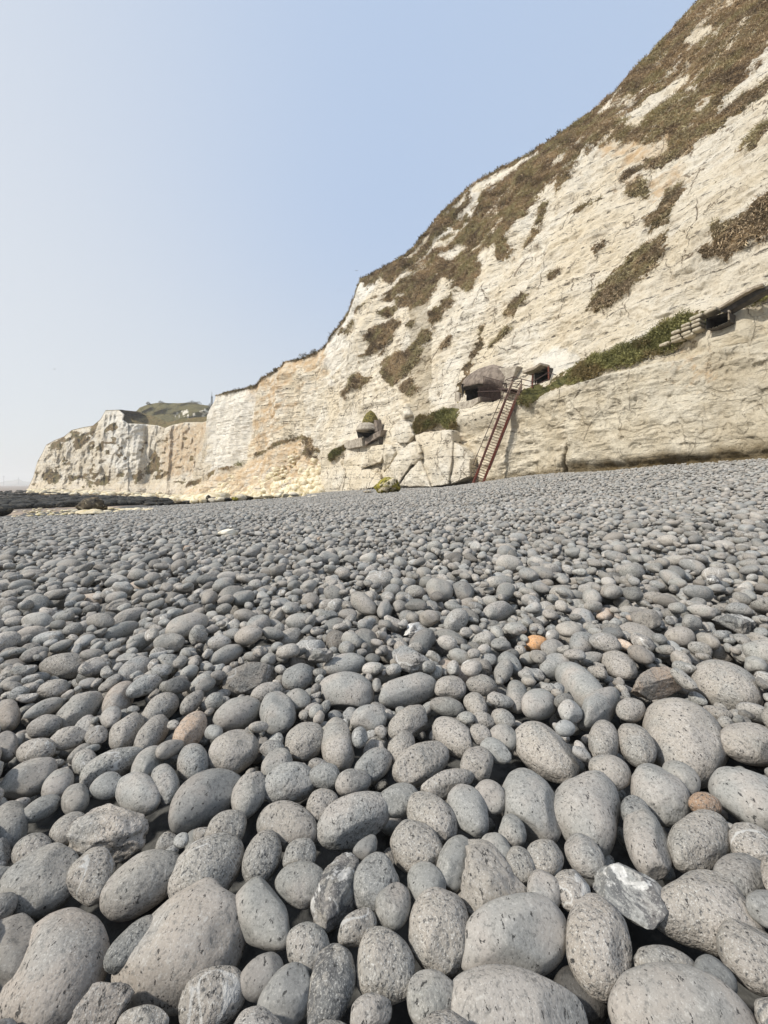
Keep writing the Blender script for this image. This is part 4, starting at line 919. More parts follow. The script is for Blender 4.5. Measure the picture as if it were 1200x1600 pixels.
def solid(o, th):
    m = o.modifiers.new('thick', 'SOLIDIFY'); m.thickness = th; m.offset = 0

# ---- big domed bunker
fb = Face(752, 604, .1)
R_ = root_at('bunker', fb.p(750, 632), 'brown domed concrete bunker with a wide dark mouth left of the ladder top', 'bunker')
topc = [(721, 605), (726, 594), (736, 585), (748, 578), (760, 574), (772, 571), (784, 575), (795, 583), (802, 597)]
rimc = [(722, 607), (728, 604), (738, 602), (748, 600), (758, 600), (766, 600), (774, 602), (782, 606), (788, 612)]
mb = MB(); NS = 8; V = []
for k in range(NS+1):
    t_ = k/NS
    for i, ((ax, ay), (bx, by)) in enumerate(zip(topc, rimc)):
        w = math.sin(math.pi*i/(len(topc)-1)); bulge = math.sin(t_*math.pi/2)
        V.append(fb.p(ax+(bx-ax)*t_, ay+(by-ay)*(1-math.cos(t_*math.pi/2))**.8, -.15+.75*w*bulge))
nt = len(topc); mb.add(V, [(k*nt+i, k*nt+i+1, (k+1)*nt+i+1, (k+1)*nt+i) for k in range(NS) for i in range(nt-1)])
o = mb.build('hood', M['concbrown'], R_, True); solid(o, .18)
V = [fb.p(x, y+.4, 0.75*math.sin(math.pi*i/8)-.15) for i, (x, y) in enumerate(rimc)]+[fb.p(x, y+6-abs(i-2)*.6, -.2) for i, (x, y) in enumerate(rimc)]
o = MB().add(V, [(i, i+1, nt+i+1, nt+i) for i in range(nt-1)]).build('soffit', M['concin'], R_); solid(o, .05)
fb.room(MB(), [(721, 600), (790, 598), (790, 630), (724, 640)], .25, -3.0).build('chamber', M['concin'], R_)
fb.prism(MB(), [(721, 613), (728, 616), (728.5, 636), (719.5, 639)], -.4, .35).build('pillar', M['conc'], R_, bevel=.03)
fb.prism(MB(), [(717, 640), (719, 635), (753, 627.5), (768, 622), (768, 628), (753, 640), (740, 646), (717, 656)], -.6, .65).build('parapet', M['conc'], R_, bevel=.04)
fb.prism(MB(), [(787, 578), (818, 574), (812, 590), (806, 606), (788, 610)], -.6, .12).build('side_wall', M['conc'], R_, bevel=.03)
# ---- palisade in front of the mouth
G_ = root_at('palisade_fence', fb.p(765, 628, 1.2), 'rusty brown barred fence across the mouth of the domed bunker', 'fence')
for i in range(20):
    x = 747.5+i*2.0; yt = 603 if x < 755 else 588+(x-755)*.26; MB().tube([fb.p(x, yt, .85), fb.p(x, 629-(x-747)*.16, .75)], .024, 5).build('picket', M['darkrust'], G_)
for a, b in (((755, 588), (787, 596.5)), ((746, 612), (787, 611))): MB().tube([fb.p(*a, .85), fb.p(*b, .85)], .03, 6).build('rail', M['darkrust'], G_)
# ---- framed opening on the right
fw = Face(846, 590, .1)
W_ = root_at('window_opening', fw.p(846, 602), 'square dark opening with rusty posts and a tilted slab, above the green ledge', 'opening')
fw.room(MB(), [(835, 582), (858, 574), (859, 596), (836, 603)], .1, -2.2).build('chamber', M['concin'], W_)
for x0, y0, x1, y1 in ((832.5, 585, 831.5, 606), (857, 573, 857.5, 594)): MB().tube([fw.p(x0, y0, .25), fw.p(x1, y1, .3)], .055, 6).build('post', M['rust'], W_)
fw.prism(MB(), [(830, 583), (848, 577), (859, 570), (860, 574), (849, 581), (831, 587)], -.3, .7).build('lintel', M['wood'], W_, bevel=.03)
# ---- small bunker
fs = Face(575, 672, .8)
S_ = root_at('small_bunker', fs.p(575, 690), 'small cone roofed concrete pillbox with a mossy top, above the chalk blocks', 'bunker')
c = Vector(fs.p(575.5, 672, .2)); k_ = c.y/600.0
def lathe(mb, c, prof, n=28, sq=1.0):
    V = []; 
    for r, h in prof:
        for i in range(n):
            t_ = 2*math.pi*i/n; V.append(c+Vector((math.cos(t_)*r*(1+.03*math.sin(5*t_+h*3)), math.sin(t_)*r*sq, h)))
    m = len(prof); return mb.add(V, [(j*n+i, j*n+(i+1) % n, (j+1)*n+(i+1) % n, (j+1)*n+i) for j in range(m-1) for i in range(n)]+[tuple(range(n-1, -1, -1)), tuple((m-1)*n+i for i in range(n))])
lathe(MB(), c, [(19.3*k_, -.10), (19.8*k_, 0), (19.3*k_, .12), (17.5*k_, .42), (14.8*k_, 8.5*k_), (13.6*k_, 10*k_)]).build('roof', M['conc'], S_, False, .0)
lathe(MB(), c+Vector((3.5*k_, 0, 0)), [(14*k_, 6*k_), (12.6*k_, 14*k_), (10*k_, 21*k_), (6.5*k_, 26.5*k_), (2.0*k_, 30*k_), (.1, 30.5*k_)]).build('mossy_top', M['moss'], S_, True)
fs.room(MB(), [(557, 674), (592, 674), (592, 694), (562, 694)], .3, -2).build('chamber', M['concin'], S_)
fs.prism(MB(), [(548.5, 694), (556, 689), (577, 684), (578, 698), (556, 702), (549.5, 700)], -.5, .5).build('parapet', M['conc'], S_, bevel=.06)
fs.prism(MB(), [(592, 657), (596, 657), (598, 675), (592, 676)], -.5, .15).build('side_wall', M['concbrown'], S_, bevel=.04)
fs.prism(MB(), [(580, 687), (592, 679), (606, 672), (604, 682), (590, 690), (579, 697)], -.5, .3).build('wing_wall', M['concbrown'], S_, bevel=.04)

# ---- ladder
A0 = Vector(P(746.2, 760.3, 27.0)); A0.z = float(zb(A0.x, A0.y))+.0; Yl = A0.y
topY = on_cliff(806, 607)[1]
for k in range(60):
    B0 = Vector(P(806.0, 603.0, topY-.3-.1*k)); ok_ = True
    for f in (.1, .2, .3, .4, .5, .6, .7, .8, .9, 1.0):
        q = A0+(B0-A0)*f; qx, qy = pix(q)
        if q.y > min(on_cliff(qx, qy)[1], on_cliff(qx-10, qy)[1])-.55: ok_ = False
    if ok_: break
print('ladder', A0, B0, topY, k)
L_ = root_at('ladder', A0, 'long rusty red steel ladder leaning on the cliff up to the bunkers', 'ladder')
d_ = (B0-A0); ln = d_.length; d_.normalize(); wv = Vector((.93, -.10, -.18)); wv = (wv-d_*wv.dot(d_)).normalized(); nv = d_.cross(wv)
HW = .31
m_l = NT('red_ladder_steel'); zz_ = m_l.n('ShaderNodeSeparateXYZ'); m_l.l(m_l.pos, zz_.inputs[0]); nn_ = m_l.noise(m_l.pos, 9, 4)
cc_ = m_l.mix(m_l.ramp(nn_, .4, .6), (.10, .024, .017), (.19, .055, .034)); cc_ = m_l.mix(m_l.ramp(m_l.math('ADD', zz_.outputs[2], m_l.math('MULTIPLY', nn_, 3.0)), 7.4, 8.8), cc_, (.26, .19, .14)); M['ladder'] = m_l.fin(cc_, .7, None, .4)
for sgn in (-1, 1):
    MB().beam(A0+wv*sgn*HW-d_*.25, B0+wv*sgn*HW+d_*.2, wv, .13, .27).build('stringer', M['ladder'], L_)
nr = 38
for i in range(nr):
    q = A0+d_*(ln*(i+.6)/nr); MB().beam(q-wv*(HW-.03), q+wv*(HW-.03), nv, .07, .035).build('rung', M['ladder'], L_)
for sgn, offs, st in ((-1, .38, .16), (1, .30, .18)):
    s_ = nv if nv.y < 0 else -nv
    a = A0+wv*sgn*(HW+.06)+s_*offs+d_*ln*st; b = B0+wv*sgn*(HW+.06)+s_*offs
    hr = MB().tube([a, b], .026, 6).build('handrail', M['darkrust'], L_)
    for f in (0, .2, .4, .6, .8):
        q = a+(b-a)*f; MB().tube([q, q-s_*offs], .02, 5).build('stanchion', M['darkrust'], L_)
s_ = nv if nv.y < 0 else -nv
a = A0-wv*(HW+.50)+s_*.15+d_*ln*.17; b = B0-wv*(HW+.30)+s_*.15-d_*ln*.08
g_ = MB().tube([a, b], .024, 6).build('side_rail', M['darkrust'], L_)
for f in (0, .13, .26, .39, .52, .65, .78, .91, 1):
    q = a+(b-a)*f; MB().tube([q, q+wv*(.46 if f < .5 else .33)], .02, 5).build('bracket', M['darkrust'], L_)
# ---- railing around the ladder head
fr_ = Face(812, 603, .9)
RL = root_at('platform_railing', fr_.p(812, 612), 'dark pipe railing round the ladder head, running right towards the framed opening', 'railing')
for pts in ([(790, 593.5), (803, 588.6), (815, 592.2), (832, 596.5)], [(788, 602), (799, 598.7), (812, 600), (827, 603.5)], [(790, 593.5), (788, 602), (783, 614)], [(803, 588.6), (799, 598.7), (796, 610)], [(815, 592.2), (814.5, 612)],
            [(815, 595), (806, 606)], [(832, 596.5), (845, 589), (857, 582), (869, 586)], [(827, 603.5), (840, 600), (858, 592)], [(790, 593.5), (806, 597), (815, 595)]):
    MB().tube([fr_.p(x, y, .1) for x, y in pts], .03, 6).build('rail', M['darkrust'], RL)
# ---- platform plate below the railing
P_ = root_at('landing', fr_.p(810, 612), 'dark steel landing under the railing at the head of the ladder', 'platform')
fr_.prism(MB(), [(802, 610), (822, 611), (822, 613), (800, 612.5)], -1.2, .25).build('deck', M['darkrust'], P_)
fr_.prism(MB(), [(802, 613), (816, 613), (814, 616), (803, 616)], -1.0, .1).build('beam', M['darkrust'], P_)

# ---- sandbags and timber on the right ledge
fg = Face(1100, 512, .35)
def rounded(poly, mat, name, label, cat, o0, o1, bev=.05, group=None, face=fg):
    mb = MB(); face.prism(mb, poly, o0, o1); o = mb.build(name, mat, bevel=bev); tag(o, label, cat, group); return o
rows = [((1086, 504.5), (1130, 486), 5.6, 2, .32), ((1072, 515), (1104, 503), 5.0, 2, .26), ((1057, 525.5), (1104, 509.5), 5.3, 3, .28), ((1055, 533), (1105, 515.5), 5.6, 3, .2), ((1036, 544), (1092, 524), 5.2, 3, .14)]
RN = ['top course', 'second course', 'third course', 'fourth course', 'lowest course']; PN = {2: ['left', 'right'], 3: ['left', 'middle', 'right']}
for ri, ((ax, ay), (bx, by), hh, nb_, of) in enumerate(rows):
    for k in range(nb_):
        f0, f1 = k/nb_+.012, (k+1)/nb_-.012; x0 = ax+(bx-ax)*f0; x1 = ax+(bx-ax)*f1; y0 = ay+(by-ay)*f0; y1 = ay+(by-ay)*f1
        rounded([(x0, y0-hh/2+.6), (x0+3, y0-hh/2-1), (x1-3, y1-hh/2+.8), (x1, y1-hh/2+.8), (x1, y1+hh/2-.6), (x0+1, y0+hh/2-.4)], M['bag'], 'sandbag', 'pale sandbag at the %s end of the %s on the right ledge' % (PN[nb_][k], RN[ri]) if PN[nb_][k] != 'middle' else 'pale sandbag in the middle of the %s on the right ledge' % RN[ri], 'sandbag', -.4, of, .06, 'sandbags stacked on the ledge')
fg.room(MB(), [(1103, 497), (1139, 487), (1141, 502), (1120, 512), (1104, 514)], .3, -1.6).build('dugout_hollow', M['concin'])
tag(bpy.data.objects['dugout_hollow'], 'dark hollow under the timber beside the sandbags', 'hollow')
rounded([(1129, 485), (1165, 463.5), (1184, 453), (1199, 448), (1200, 452), (1186, 456.5), (1166, 467), (1132, 487)], M['wood'], 'timber_beam', 'long pale weathered timber beam rising to the right above the dark hollow', 'beam', -.2, .38, .02)
rounded([(1132, 489), (1166, 470), (1188, 458), (1210, 450), (1210, 455), (1185, 469), (1160, 483), (1140, 494)], M['concin'], 'timber_plank', 'dark timber under the pale beam', 'beam', -.4, .12, .02)  # dark strip below the beam, in the same darkened colour as the hollows
rounded([(1139.5, 486), (1142.5, 485.5), (1143, 501), (1140, 502)], M['wood'], 'timber_post', 'short pale wooden post under the beam beside the sandbags', 'post', .05, .25, .02)

# ---- chalk blocks leaning at the foot
def chalk_block(poly, off, thick, label, mat='block', seed=0, lean=1.0, name='chalk_block', cat='rock', group='chalk blocks at the cliff foot'):
    cx = sum(p[0] for p in poly)/len(poly); cy = sum(p[1] for p in poly)/len(poly)
    f = Face(cx, cy, off); bm = bmesh.new(); r = np.random.default_rng(seed)
    ys = [p[1] for p in poly]; y0, y1 = min(ys), max(ys)
    fr = [bm.verts.new(f.p(x, y, thick*.5+lean*(y-y0)/(y1-y0+1e-6)+r.uniform(-.12, .12))) for x, y in poly]
    bk = [bm.verts.new(f.p(x, y, 0)-NOUT*1.4) for x, y in poly]; n = len(poly)
    mid = bm.verts.new(f.p(cx+r.uniform(-3, 3), cy+r.uniform(-4, 4), thick*.5+lean*.5+r.uniform(.15, .5)))
    for i in range(n):
        bm.faces.new((fr[i], fr[(i+1) % n], mid)); bm.faces.new((fr[(i+1) % n], fr[i], bk[i], bk[(i+1) % n]))
    bm.faces.new(bk[::-1]); bmesh.ops.recalc_face_normals(bm, faces=bm.faces[:])
    bmesh.ops.bevel(bm, geom=bm.edges[:], offset=.06, segments=1, affect='EDGES')
    bmesh.ops.triangulate(bm, faces=bm.faces[:]); 
    for _ in range(3): bmesh.ops.subdivide_edges(bm, edges=[e for e in bm.edges if e.calc_length() > .22], cuts=1, use_grid_fill=False); bmesh.ops.triangulate(bm, faces=bm.faces[:])
    bm.normal_update(); V = np.array([v.co[:] for v in bm.verts]); N = np.array([v.normal[:] for v in bm.verts])
    V = V+N*(fbm(V*1.6+seed, 3, seed)*.13+fbm(V*5, 3, seed+1)*.035)[:, None]; c = V.mean(0)
    for v, q in zip(bm.verts, V-c): v.co = q
    me = bpy.data.meshes.new(name); bm.to_mesh(me); bm.free(); o = obj(name, me, M[mat]); o.location = c; tag(o, label, cat, group); return o
chalk_block([(621, 759), (655, 717), (664, 738), (673, 761)], .5, .7, 'pale triangular chalk slab resting point up between the two tall slabs', seed=1, lean=.5)
chalk_block([(648, 680), (662, 676), (704, 672), (707, 690), (706, 715), (700, 757), (674, 761), (660, 722)], .2, .5, 'big upright chalk slab with an ochre top under the green tuft', seed=2, lean=.9)
chalk_block([(642, 690), (652, 690), (657, 706), (640, 728), (622, 756), (596, 757), (606, 735), (622, 705)], .2, .7, 'long pale chalk slab slanting down to the weedy boulder', seed=3, lean=.9)
chalk_block([(600, 694), (598, 712), (594, 722), (577, 728), (563, 731), (570, 712), (580, 698)], .4, .6, 'angular chalk block directly below the small pillbox', seed=4, lean=.5)
chalk_block([(601, 693), (612, 697), (616, 708), (609, 728), (598, 737), (596, 722), (598, 708)], .2, .5, 'narrow grey brown chalk block right of the angular one below the pillbox', seed=5, lean=.3)
chalk_block([(532, 733), (548, 728), (575, 733), (592, 741), (598, 757), (570, 765), (534, 770)], .1, .6, 'low wide pale chalk ledge left of the weedy boulder', seed=6, lean=.8)
chalk_block([(488, 752), (510, 735), (530, 722), (540, 738), (534, 770), (490, 776)], .1, .6, 'pale rounded chalk foot beside the scree slope', seed=7, lean=.8)
chalk_block([(707, 690), (722, 700), (735, 716), (733, 745), (704, 757), (706, 716)], .1, .5, 'cracked chalk block left of the ladder foot', seed=8, lean=.6)
chalk_block([(622, 640), (634, 630), (641, 648), (630, 655)], .3, .5, 'small brown sided chalk block high above the leaning slabs', seed=9, lean=.2)
chalk_block([(616, 668), (626, 655), (640, 662), (646, 680), (636, 692), (620, 692)], .2, .6, 'chunky chalk block right of the small pillbox', seed=10, lean=.4)
chalk_block([(632, 722), (640, 702), (650, 700), (656, 716), (646, 726)], .9, .3, 'rough brown chalk lump wedged above the triangular slab', seed=11, lean=.2)

# ---- boulders
def m_weedy():
    t = NT('weedy_chalk'); n = t.noise(t.pos, 1.3, 4, .6); c = t.mix(t.ramp(n, .43, .50), (.70, .60, .42), (.26, .22, .028)); c = t.mix(t.ramp(t.noise(t.pos, 4, 4), .5, .62), c, (.05, .045, .012))
    return t.fin(c, .8, t.bump(t.noise(t.pos, 7, 5), .08), .3)
M['weedy'] = m_weedy()
M['whitestone'] = m_simple('cream_stone', (.62, .56, .44), (.74, .69, .58), 5, .9, .01)
M['darkrock'] = m_simple('dark_wet_boulder', (.018, .014, .009), (.10, .072, .035), 2.0, .7, .06, 0, (.30, .25, .16))
M['palerock'] = m_simple('pale_fallen_chalk', (.55, .45, .28), (.78, .70, .54), 1.6, .95, .06, 0, (.42, .36, .12))
def boulder(px, py, Y, w, h, label, mat, seed, name='boulder', group=None, dep=1.0, sub=4):
    c = P(px, py, Y); k = Y/F; V = pebble_verts(sub, seed, 'rough'); V *= np.array([w*k/2, w*k/2*dep, h*k/2]); V += (fbm(V*1.2/max(k*10, .2), 3, seed)*.12*w*k/2)[:, None]*V/np.linalg.norm(V, axis=1)[:, None]
    o = obj(name, new_mesh(name, V, ICO[sub][1], True), M[mat]); o.location = c; tag(o, label, 'rock', group); return o
_GP = np.arange(-80, 700, 20.0); _GY = np.exp(np.linspace(math.log(4), math.log(240), 420))
_a, _b = np.meshgrid(_GP, _GY, indexing='ij'); _gz = zb((_a-600)/F*_b, _b); _gz = np.where(_b < 70, np.maximum(_gz, -1.75), np.interp(_b, [70, 80, 110, 140, 180, 250], [-2.1, -2.3, -2.7, -3.1, -3.3, -3.6]))
_gpy = np.minimum.accumulate(H0-(_gz-CH)/_b*F, axis=1)         # photo row at which the ground at each distance shows
def ground_Y(px, py):
    f = (px-_GP[0])/20.0; i = int(np.clip(f, 0, len(_GP)-2)); f -= i; g = _gpy[i]*(1-f)+_gpy[i+1]*f
    return float(np.interp(-py, -g, _GY))
boulder(605, 760, ground_Y(605, 771)+.4, 42, 28, 'chalk boulder covered in yellow green weed at the foot of the slanting slab', 'weedy', 21)
boulder(145, 791, ground_Y(145, 802)+.5, 40, 28, 'dark brown topped boulder standing alone where the pebbles meet the black rocks', 'darkrock', 22)
boulder(145, 800, ground_Y(145, 804)+.2, 44, 9, 'pale chalk foot of the dark boulder at the pebble edge', 'palerock', 26, 'stone')
boulder(356, 833, ground_Y(356, 839), 27, 14, 'rounded cream stone lying alone on the grey pebbles of the middle distance', 'whitestone', 23, 'stone')
boulder(574, 768, ground_Y(574, 771), 15, 4, 'flat white slab lying on the shingle left of the weedy boulder', 'block', 24, 'stone')
boulder(4, 798, ground_Y(4, 806)+.3, 26, 16, 'dark weed covered rock cut by the left edge', 'weed', 25)
xs = [238, 250, 264, 279, 292, 305, 318, 326, 333, 343, 356, 368, 378, 390, 404, 419, 434, 446, 460]
desc = ['dark flat', 'small dark', 'long black', 'brown', 'dark low', 'yellowish', 'tan rounded', 'tall dark', 'bright white', 'cream', 'dark brown', 'weedy green', 'large white', 'black', 'pale yellow', 'low cream', 'broken cream', 'small tan', 'rounded pale']
mats = ['weed', 'weed', 'weed', 'darkrock', 'weed', 'palerock', 'palerock', 'darkrock', 'block', 'palerock', 'weed', 'weedy', 'block', 'darkrock', 'palerock', 'palerock', 'palerock', 'palerock', 'block']
for i, x in enumerate(xs):
    w = [22, 14, 20, 16, 16, 14, 16, 9, 14, 15, 14, 12, 17, 14, 16, 18, 16, 12, 16][i]; h = [6, 5, 7, 6, 6, 8, 9, 14, 10, 9, 7, 9, 12, 8, 9, 8, 9, 7, 8][i]
    y = np.interp(x, [230, 300, 380, 480], [790, 787, 782, 774]); boulder(x, y-h*.4, ground_Y(x, y+1), w, h, '%s boulder at the far foot of the scree, %s of the row' % (desc[i], 'left end' if i < 6 else 'middle' if i < 13 else 'right end'), mats[i], 60+i, group='boulders along the foot of the scree', sub=3)

# ---- black weed covered rocks of the foreshore, and rubble under the headland
def lumps(name, label, mat, n, region, smin, smax, flat, seed, cat=None):
    r = np.random.default_rng(seed); base = [pebble_verts(2, 300+k, 'rough') for k in range(8)]; Fb = ICO[2][1]; VV = []; FF = []; c = 0; k = 0
    while k < n:
        px, py = region(r); Y = ground_Y(px, py) if py > 773 else np.interp(py, [766, 773], [175, 110])
        p = P(px, py, Y); s = math.exp(r.uniform(math.log(smin), math.log(smax))); b = base[r.integers(8)]
        V = b*np.array([s*r.uniform(.8, 1.5), s*r.uniform(.8, 1.5), s*flat*r.uniform(.5, 1.2)]); a = r.uniform(0, 6.3); V = V@rotm(a, 0, 0).T
        VV.append(V+p+np.array([0, 0, s*flat*.3])); FF.append(Fb+c); c += len(V); k += 1
    o = obj(name, new_mesh(name, np.concatenate(VV), np.concatenate(FF), True), M[mat]); tag(o, label, cat, None, 'stuff'); return o
def reg_black(r):
    x = r.uniform(-60, 260); lo = np.interp(x, [0, 150, 260], [796, 790, 785]); hi = np.interp(x, [-60, 30, 100, 200, 260], [766.5, 766.5, 769, 778, 782]); return x, r.uniform(hi, lo)
lumps('seaweed_rocks', 'black weed covered rocks spread over the foreshore', 'weed', 1900, reg_black, .18, .9, .55, 1)
def reg_pale(r):
    x = r.uniform(20, 240); return x, r.uniform(795, np.interp(x, [20, 240], [809, 798]))
lumps('foreshore_stones', 'scattered pale stones on brown sand between pebbles and black rocks', 'palerock', 160, reg_pale, .06, .22, .5, 2)
def reg_foot(r):
    x = r.uniform(45, 330); y = np.interp(x, [45, 230, 330], [768, 775, 783]); return x, y+r.normal(0, 1.6)
lumps('headland_rubble', 'yellowish chalk rubble along the foot of the headland', 'palerock', 420, reg_foot, .3, 1.5, .6, 3)
def scree_rubble():
    r = np.random.default_rng(9); base = [pebble_verts(2, 320+k, 'rough') for k in range(8)]; VV = []; FF = []; c = 0
    for k in range(1000):
        x = r.uniform(300, 505); tl = np.interp(x, [280, 330, 385, 430, 470, 492, 505], [765, 748, 728, 702, 684, 690, 730]); bl = float(base_y(x)); f = r.random()**.45; y = tl+(bl+1-tl)*f
        p = on_cliff(x, y); s = math.exp(r.uniform(math.log(.12), math.log(1.3)))*(.4+.6*f); V = base[r.integers(8)]*np.array([s, s, s*.7]); V = V@rotm(r.uniform(0, 6), r.normal(0, .4), 0).T; VV.append(V+p); FF.append(ICO[2][1]+c); c += len(V)
    tag(obj('scree', new_mesh('scree', np.concatenate(VV), np.concatenate(FF), True), M['palerock']), 'broken chalk rubble lying on the scree slope', None, None, 'stuff')
scree_rubble()
def reg_debris(r):
    x = r.uniform(480, 870); return x, float(base_y(x))+abs(r.normal(0, 1.6))+1.0
lumps('fallen_chips', 'small pale chalk chips lying along the foot of the cliff', 'block', 60, reg_debris, .06, .28, .6, 8)

# ---- grass and plants on the cliff
def scatter_grass():
    Pg = CG['P']; py = CG['py']; px = CG['px']; r = np.random.default_rng(4)
    e1 = Pg[1:, :-1]-Pg[:-1, :-1]; e2 = Pg[:-1, 1:]-Pg[:-1, :-1]; cr = np.cross(e1, e2); ar = np.linalg.norm(cr, axis=2); nr = cr/(ar[..., None]+1e-9)
    flip = (nr@np.array([-.86, -.51, .2])) < 0; nr[flip] *= -1
    veg = CG['veg'][:-1, :-1]; gr = CG['green'][:-1, :-1]; Y = Pg[:-1, :-1, 1]; okp = (py[:-1, :-1] > -60) & (px[:-1, :-1] < 1260) & (CG['keep'][:-1, :-1] < .6)
    def blades(name, label, mat, w, n, nb, ln, wd, droop, seed, spread=.12):
        r = np.random.default_rng(seed); w = np.minimum(w*ar*okp, np.percentile(ar, 99.5)).ravel(); k = r.choice(len(w), n, p=w/w.sum())
        base = Pg[:-1, :-1].reshape(-1, 3)[k]+e1.reshape(-1, 3)[k]*r.random((n, 1))+e2.reshape(-1, 3)[k]*r.random((n, 1)); N = nr.reshape(-1, 3)[k]; Yk = base[:, 1]
        clump = .5+.5*fbm(base*1.3, 2, 77); cs_ = .5+.9*fbm(np.c_[(base@np.array([-.41, .69, .6]))*.25, (base@np.array([.3, -.52, .8]))*1.3, base[:, 0]*.2], 4, 78); VV = []; TT = []
        for b in range(nb):
            d = N*.7+np.array([0, 0, droop])+r.normal(0, .38, (n, 3)); d /= np.linalg.norm(d, axis=1)[:, None]; L = ln*r.uniform(.4, 1.3, n)*(.5+clump)*np.interp(Yk, [15, 60], [.7, 1.35])
            sd_ = np.cross(d, r.normal(size=(n, 3))); sd_ /= np.linalg.norm(sd_, axis=1)[:, None]; W = wd*L*r.uniform(.6, 1.4, n)
            o_ = base+r.normal(0, spread, (n, 3)); VV.append(np.stack([o_-sd_*W[:, None], o_+sd_*W[:, None], o_+d*L[:, None]+np.array([0, 0, -.35])*(L**1.0)[:, None]*r.random((n, 1))], 1).reshape(-1, 3)); t_ = np.clip(clump*.25+cs_*.75+r.normal(0, .2, n), 0, 1); TT.append(np.repeat(t_, 3))
        V = np.concatenate(VV); o = obj(name, new_mesh(name, V, np.arange(len(V)).reshape(-1, 3), False, dict(tint=np.concatenate(TT))), M[mat]); tag(o, label, None, None, 'stuff')
    vv = veg**2.2*(veg > .25)*(gr < .5)
    blades('cliff_grass', 'dry brown grass clothing the upper cliff', 'grass', vv*np.interp(Y, [15, 60], [1.6, .6]), 110000, 3, .24, .085, -.35, 1, .07)
    blades('ledge_plants', 'green plants growing on the cliff ledges', 'green', (gr > .5)*1.0, 15000, 4, .15, .20, .25, 2, .09)
    tp = (py-np.array([sky_y(c) for c in CG['cols']])[:, None])[:-1, :-1]
    blades('skyline_scrub', 'dark scrub along the cliff top', 'scrub', ((tp < 2.5) & (px[:-1, :-1] > 350) & (px[:-1, :-1] < 900))*1.0, 800, 5, .25, .16, .5, 3, .1)
scatter_grass()
# ---- bushes on the brow
def bush(px, py, w, h, label, seed, n=500, mat='scrub', stems=True, Y=None):
    r = np.random.default_rng(seed); Y = Y or on_cliff(px, max(py, float(sky_y(px))+1))[1]; k = Y/F; c = Vector(P(px, py, Y)); e = root_at('bush', c, label, 'bush', None)
    mb = MB()
    for i in range(9):
        a = r.uniform(-1, 1); tip = c+Vector((a*w*k*.45, r.uniform(-.4, .4)*w*k, h*k*r.uniform(.6, .95))); mb.tube([c+Vector((a*.1*w*k, 0, -.1)), (c+tip)/2+Vector((0, 0, .1*h*k)), tip], [.05, .035, .012], 4)
    mb.build('stem', M['scrub'], e)
    V = []; 
    for i in range(n):
        u = r.normal(size=3); u /= np.linalg.norm(u); u *= r.random()**.4; lob = 1+.25*math.sin(u[0]*7+seed); p = np.array([u[0]*w*k/2, u[1]*w*k/2, (abs(u[2])*lob)*h*k*.95]); q = r.normal(0, 1, (3, 3)); q *= .75*k/np.linalg.norm(q, axis=1)[:, None]*r.uniform(.6, 1.8); V.append(p+q)
    V = np.concatenate(V); o = obj('foliage', new_mesh('foliage', V, np.arange(len(V)).reshape(-1, 3), False, dict(tint=np.repeat(r.random(n), 3))), M[mat], e); return e
bush(476, 562, 22, 11, 'bare twiggy bush on the brow of the middle cliff', 1, 420)
bush(492, 553, 16, 7, 'low dark bush right of the twiggy bush on the brow', 2, 400)
bush(432, 579, 14, 4, 'low scrub on the brow left of the twiggy bush', 3, 260)
bush(458, 690, 24, 16, 'dense brown bush at the top of the scree slope', 4, 900)
bush(378, 728, 26, 9, 'dark green bush on the shelf above the scree', 5, 700, 'green')
bush(873, 211, 9, 8, 'small dark shrub standing on the upper skyline', 6, 200)
bush(232, 632, 7, 4, 'leftmost small bush on top of the far hill', 7, 120, Y=290)
bush(252, 630, 9, 4, 'small bush on the far hill right of the leftmost one', 8, 120, Y=290)
bush(304, 631, 22, 4, 'long low bush on the far hill left of the mast', 9, 300, Y=290)
bush(330, 636, 12, 5, 'bush round the foot of the far mast', 10, 200, Y=290)
# ---- mast
mc = Vector(P(331, 636, 292)); km = 292/F; e = root_at('radio_mast', mc, 'thin grey lattice mast on top of the far hill', 'mast')
for sx_, sy_ in ((-1, -1), (1, -1), (1, 1), (-1, 1)): MB().tube([mc+Vector((sx_*1.4*km, sy_*1.4*km, 0)), mc+Vector((sx_*.6*km, sy_*.6*km, 17*km))], .16, 4).build('leg', M['mast'], e)
mb = MB()
for i in range(9):
    f = i/9; f2 = (i+1)/9; w0 = (1.4-.8*f)*km; w1 = (1.4-.8*f2)*km
    for s in (-1, 1): mb.tube([mc+Vector((-s*w0, -w0, 17*km*f)), mc+Vector((s*w1, -w1, 17*km*f2))], .09, 4); mb.tube([mc+Vector((-w0*s, s*w0, 17*km*f)), mc+Vector((-w1*s, -s*w1, 17*km*f2))], .09, 4)
mb.build('bracing', M['mast'], e); MB().tube([mc+Vector((0, 0, 17*km)), mc+Vector((0, 0, 24*km))], [.25, .12], 5).build('aerial', M['mast'], e)
MB().tube([mc+Vector((-1.4*km, 0, 15*km)), mc+Vector((1.4*km, 0, 15*km))], .3, 5).build('platform', M['mast'], e)
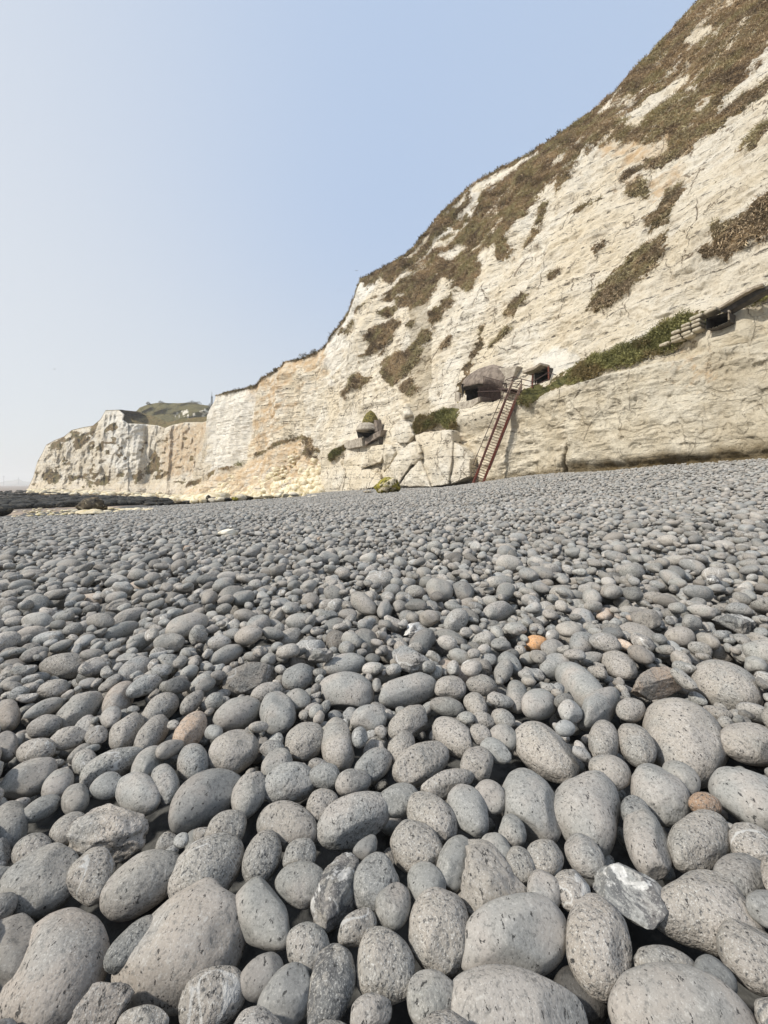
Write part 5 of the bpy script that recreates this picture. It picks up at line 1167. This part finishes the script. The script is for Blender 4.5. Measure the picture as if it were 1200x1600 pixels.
# ---- far shore at the left
def far_land():
    xs = np.linspace(-260, 70, 90); V = []; Yf = 2600.
    top = lambda x: 757.5-4.5*np.exp(-((x-30)/30)**2)-2.2*np.exp(-((x-29)/5)**2)*1.6-1.2*np.sin(x*.13)-2
    for x in xs:
        for k, (py, Y) in enumerate(((762, 2300), (759, 2350), (None, Yf), (758, 3400))): V.append(P(x, top(x) if py is None else py, Y))
    idx = np.arange(len(V)).reshape(len(xs), 4); Fc = np.stack([idx[:-1, :-1], idx[1:, :-1], idx[1:, 1:], idx[:-1, 1:]], 2).reshape(-1, 4)
    tag(obj('distant_shore', new_mesh('distant_shore', np.array(V), Fc, True), m_simple('distant_land', (.20, .20, .17), (.34, .32, .27), .004, .95, .1)), 'far low land beyond the headland', 'hill', kind='structure')
far_land()
for i, (x, y0, y1, w) in enumerate(((6, 743, 758, 2.2), (29, 745, 757, 1.4))):
    c = Vector(P(x, y1, 1500)); k = 2.5; e = root_at('pylon', c, ['faint tall pylon beyond the black rocks at the far left', 'fainter slim pylon just left of the headland tip'][i], 'pylon', 'faint pylons on the far shore')
    MB().tube([c, c+Vector((0, 0, (y1-y0)*k))], [1.0*w/2, .6*w/2], 4).build('pole', M['mast'], e); MB().beam(c+Vector((-w*k*.9, 0, (y1-y0-2)*k)), c+Vector((w*k*.9, 0, (y1-y0-2)*k)), (0, 1, 0), .8, .8).build('crossarm', M['mast'], e)
# ---- gulls
def gull(px, py, Y, s, label, roll):
    c = Vector(P(px, py, Y)); e = root_at('gull', c, label, 'gull', 'gulls in the sky'); k = Y/F*s
    MB().tube([Vector((c.x, c.y-1.2*k*.6, c.z)), c, Vector((c.x, c.y+.9*k*.6, c.z)), Vector((c.x, c.y+1.3*k*.6, c.z))], [.05*k, .32*k, .2*k, .05*k], 8).build('body', M['gull'], e, True)
    for sg in (-1, 1):
        w = [c, c+Vector((sg*1.3*k, 0, (.55+sg*roll)*k)), c+Vector((sg*2.8*k, .3*k, (.15+sg*roll*2)*k))]; ch = [.45*k, .4*k, .06*k]
        V = [p+Vector((0, d*cw, z_)) for p, cw in zip(w, ch) for d, z_ in ((-1, 0), (1, 0), (0, .08*k))]
        MB().add(V, [(j*3+a, j*3+(a+1) % 3, (j+1)*3+(a+1) % 3, (j+1)*3+a) for j in range(2) for a in range(3)]).build('wing', M['gull'], e)
M['gull'] = m_simple('gull_grey', (.18, .18, .19), (.30, .30, .32), 3, .8, .01)
gull(557, 423, 60, 1.0, 'tiny gull gliding just above the corner of the cliff', .1); gull(528, 455, 80, .8, 'tiny pale gull lower and left of the other above the cliff corner', -.1); gull(85, 577, 120, 1.1, 'lone tiny gull in the hazy sky over the headland', .15)

# ---- hazy air
hz = MB(); X0, X1, Y0, Y1, Z0, Z1 = -4200, 620, -70, 3600, -9, 96
hz.add([(x, y, z) for x in (X0, X1) for y in (Y0, Y1) for z in (Z0, Z1)], [(0, 1, 3, 2), (4, 6, 7, 5), (0, 4, 5, 1), (2, 3, 7, 6), (0, 2, 6, 4), (1, 5, 7, 3)])
hm = bpy.data.materials.new('haze_air'); hm.use_nodes = True; ht = hm.node_tree; ht.nodes.clear(); ho = ht.nodes.new('ShaderNodeOutputMaterial'); hv = ht.nodes.new('ShaderNodeVolumePrincipled')
hv.inputs['Color'].default_value = (.95, .96, .96, 1); hv.inputs['Density'].default_value = .00040; hv.inputs['Anisotropy'].default_value = .2; ht.links.new(hv.outputs[0], ho.inputs['Volume'])
HAZE = True
if HAZE:
    tag(hz.build('haze', hm), 'pale hazy air', None, None, 'stuff')
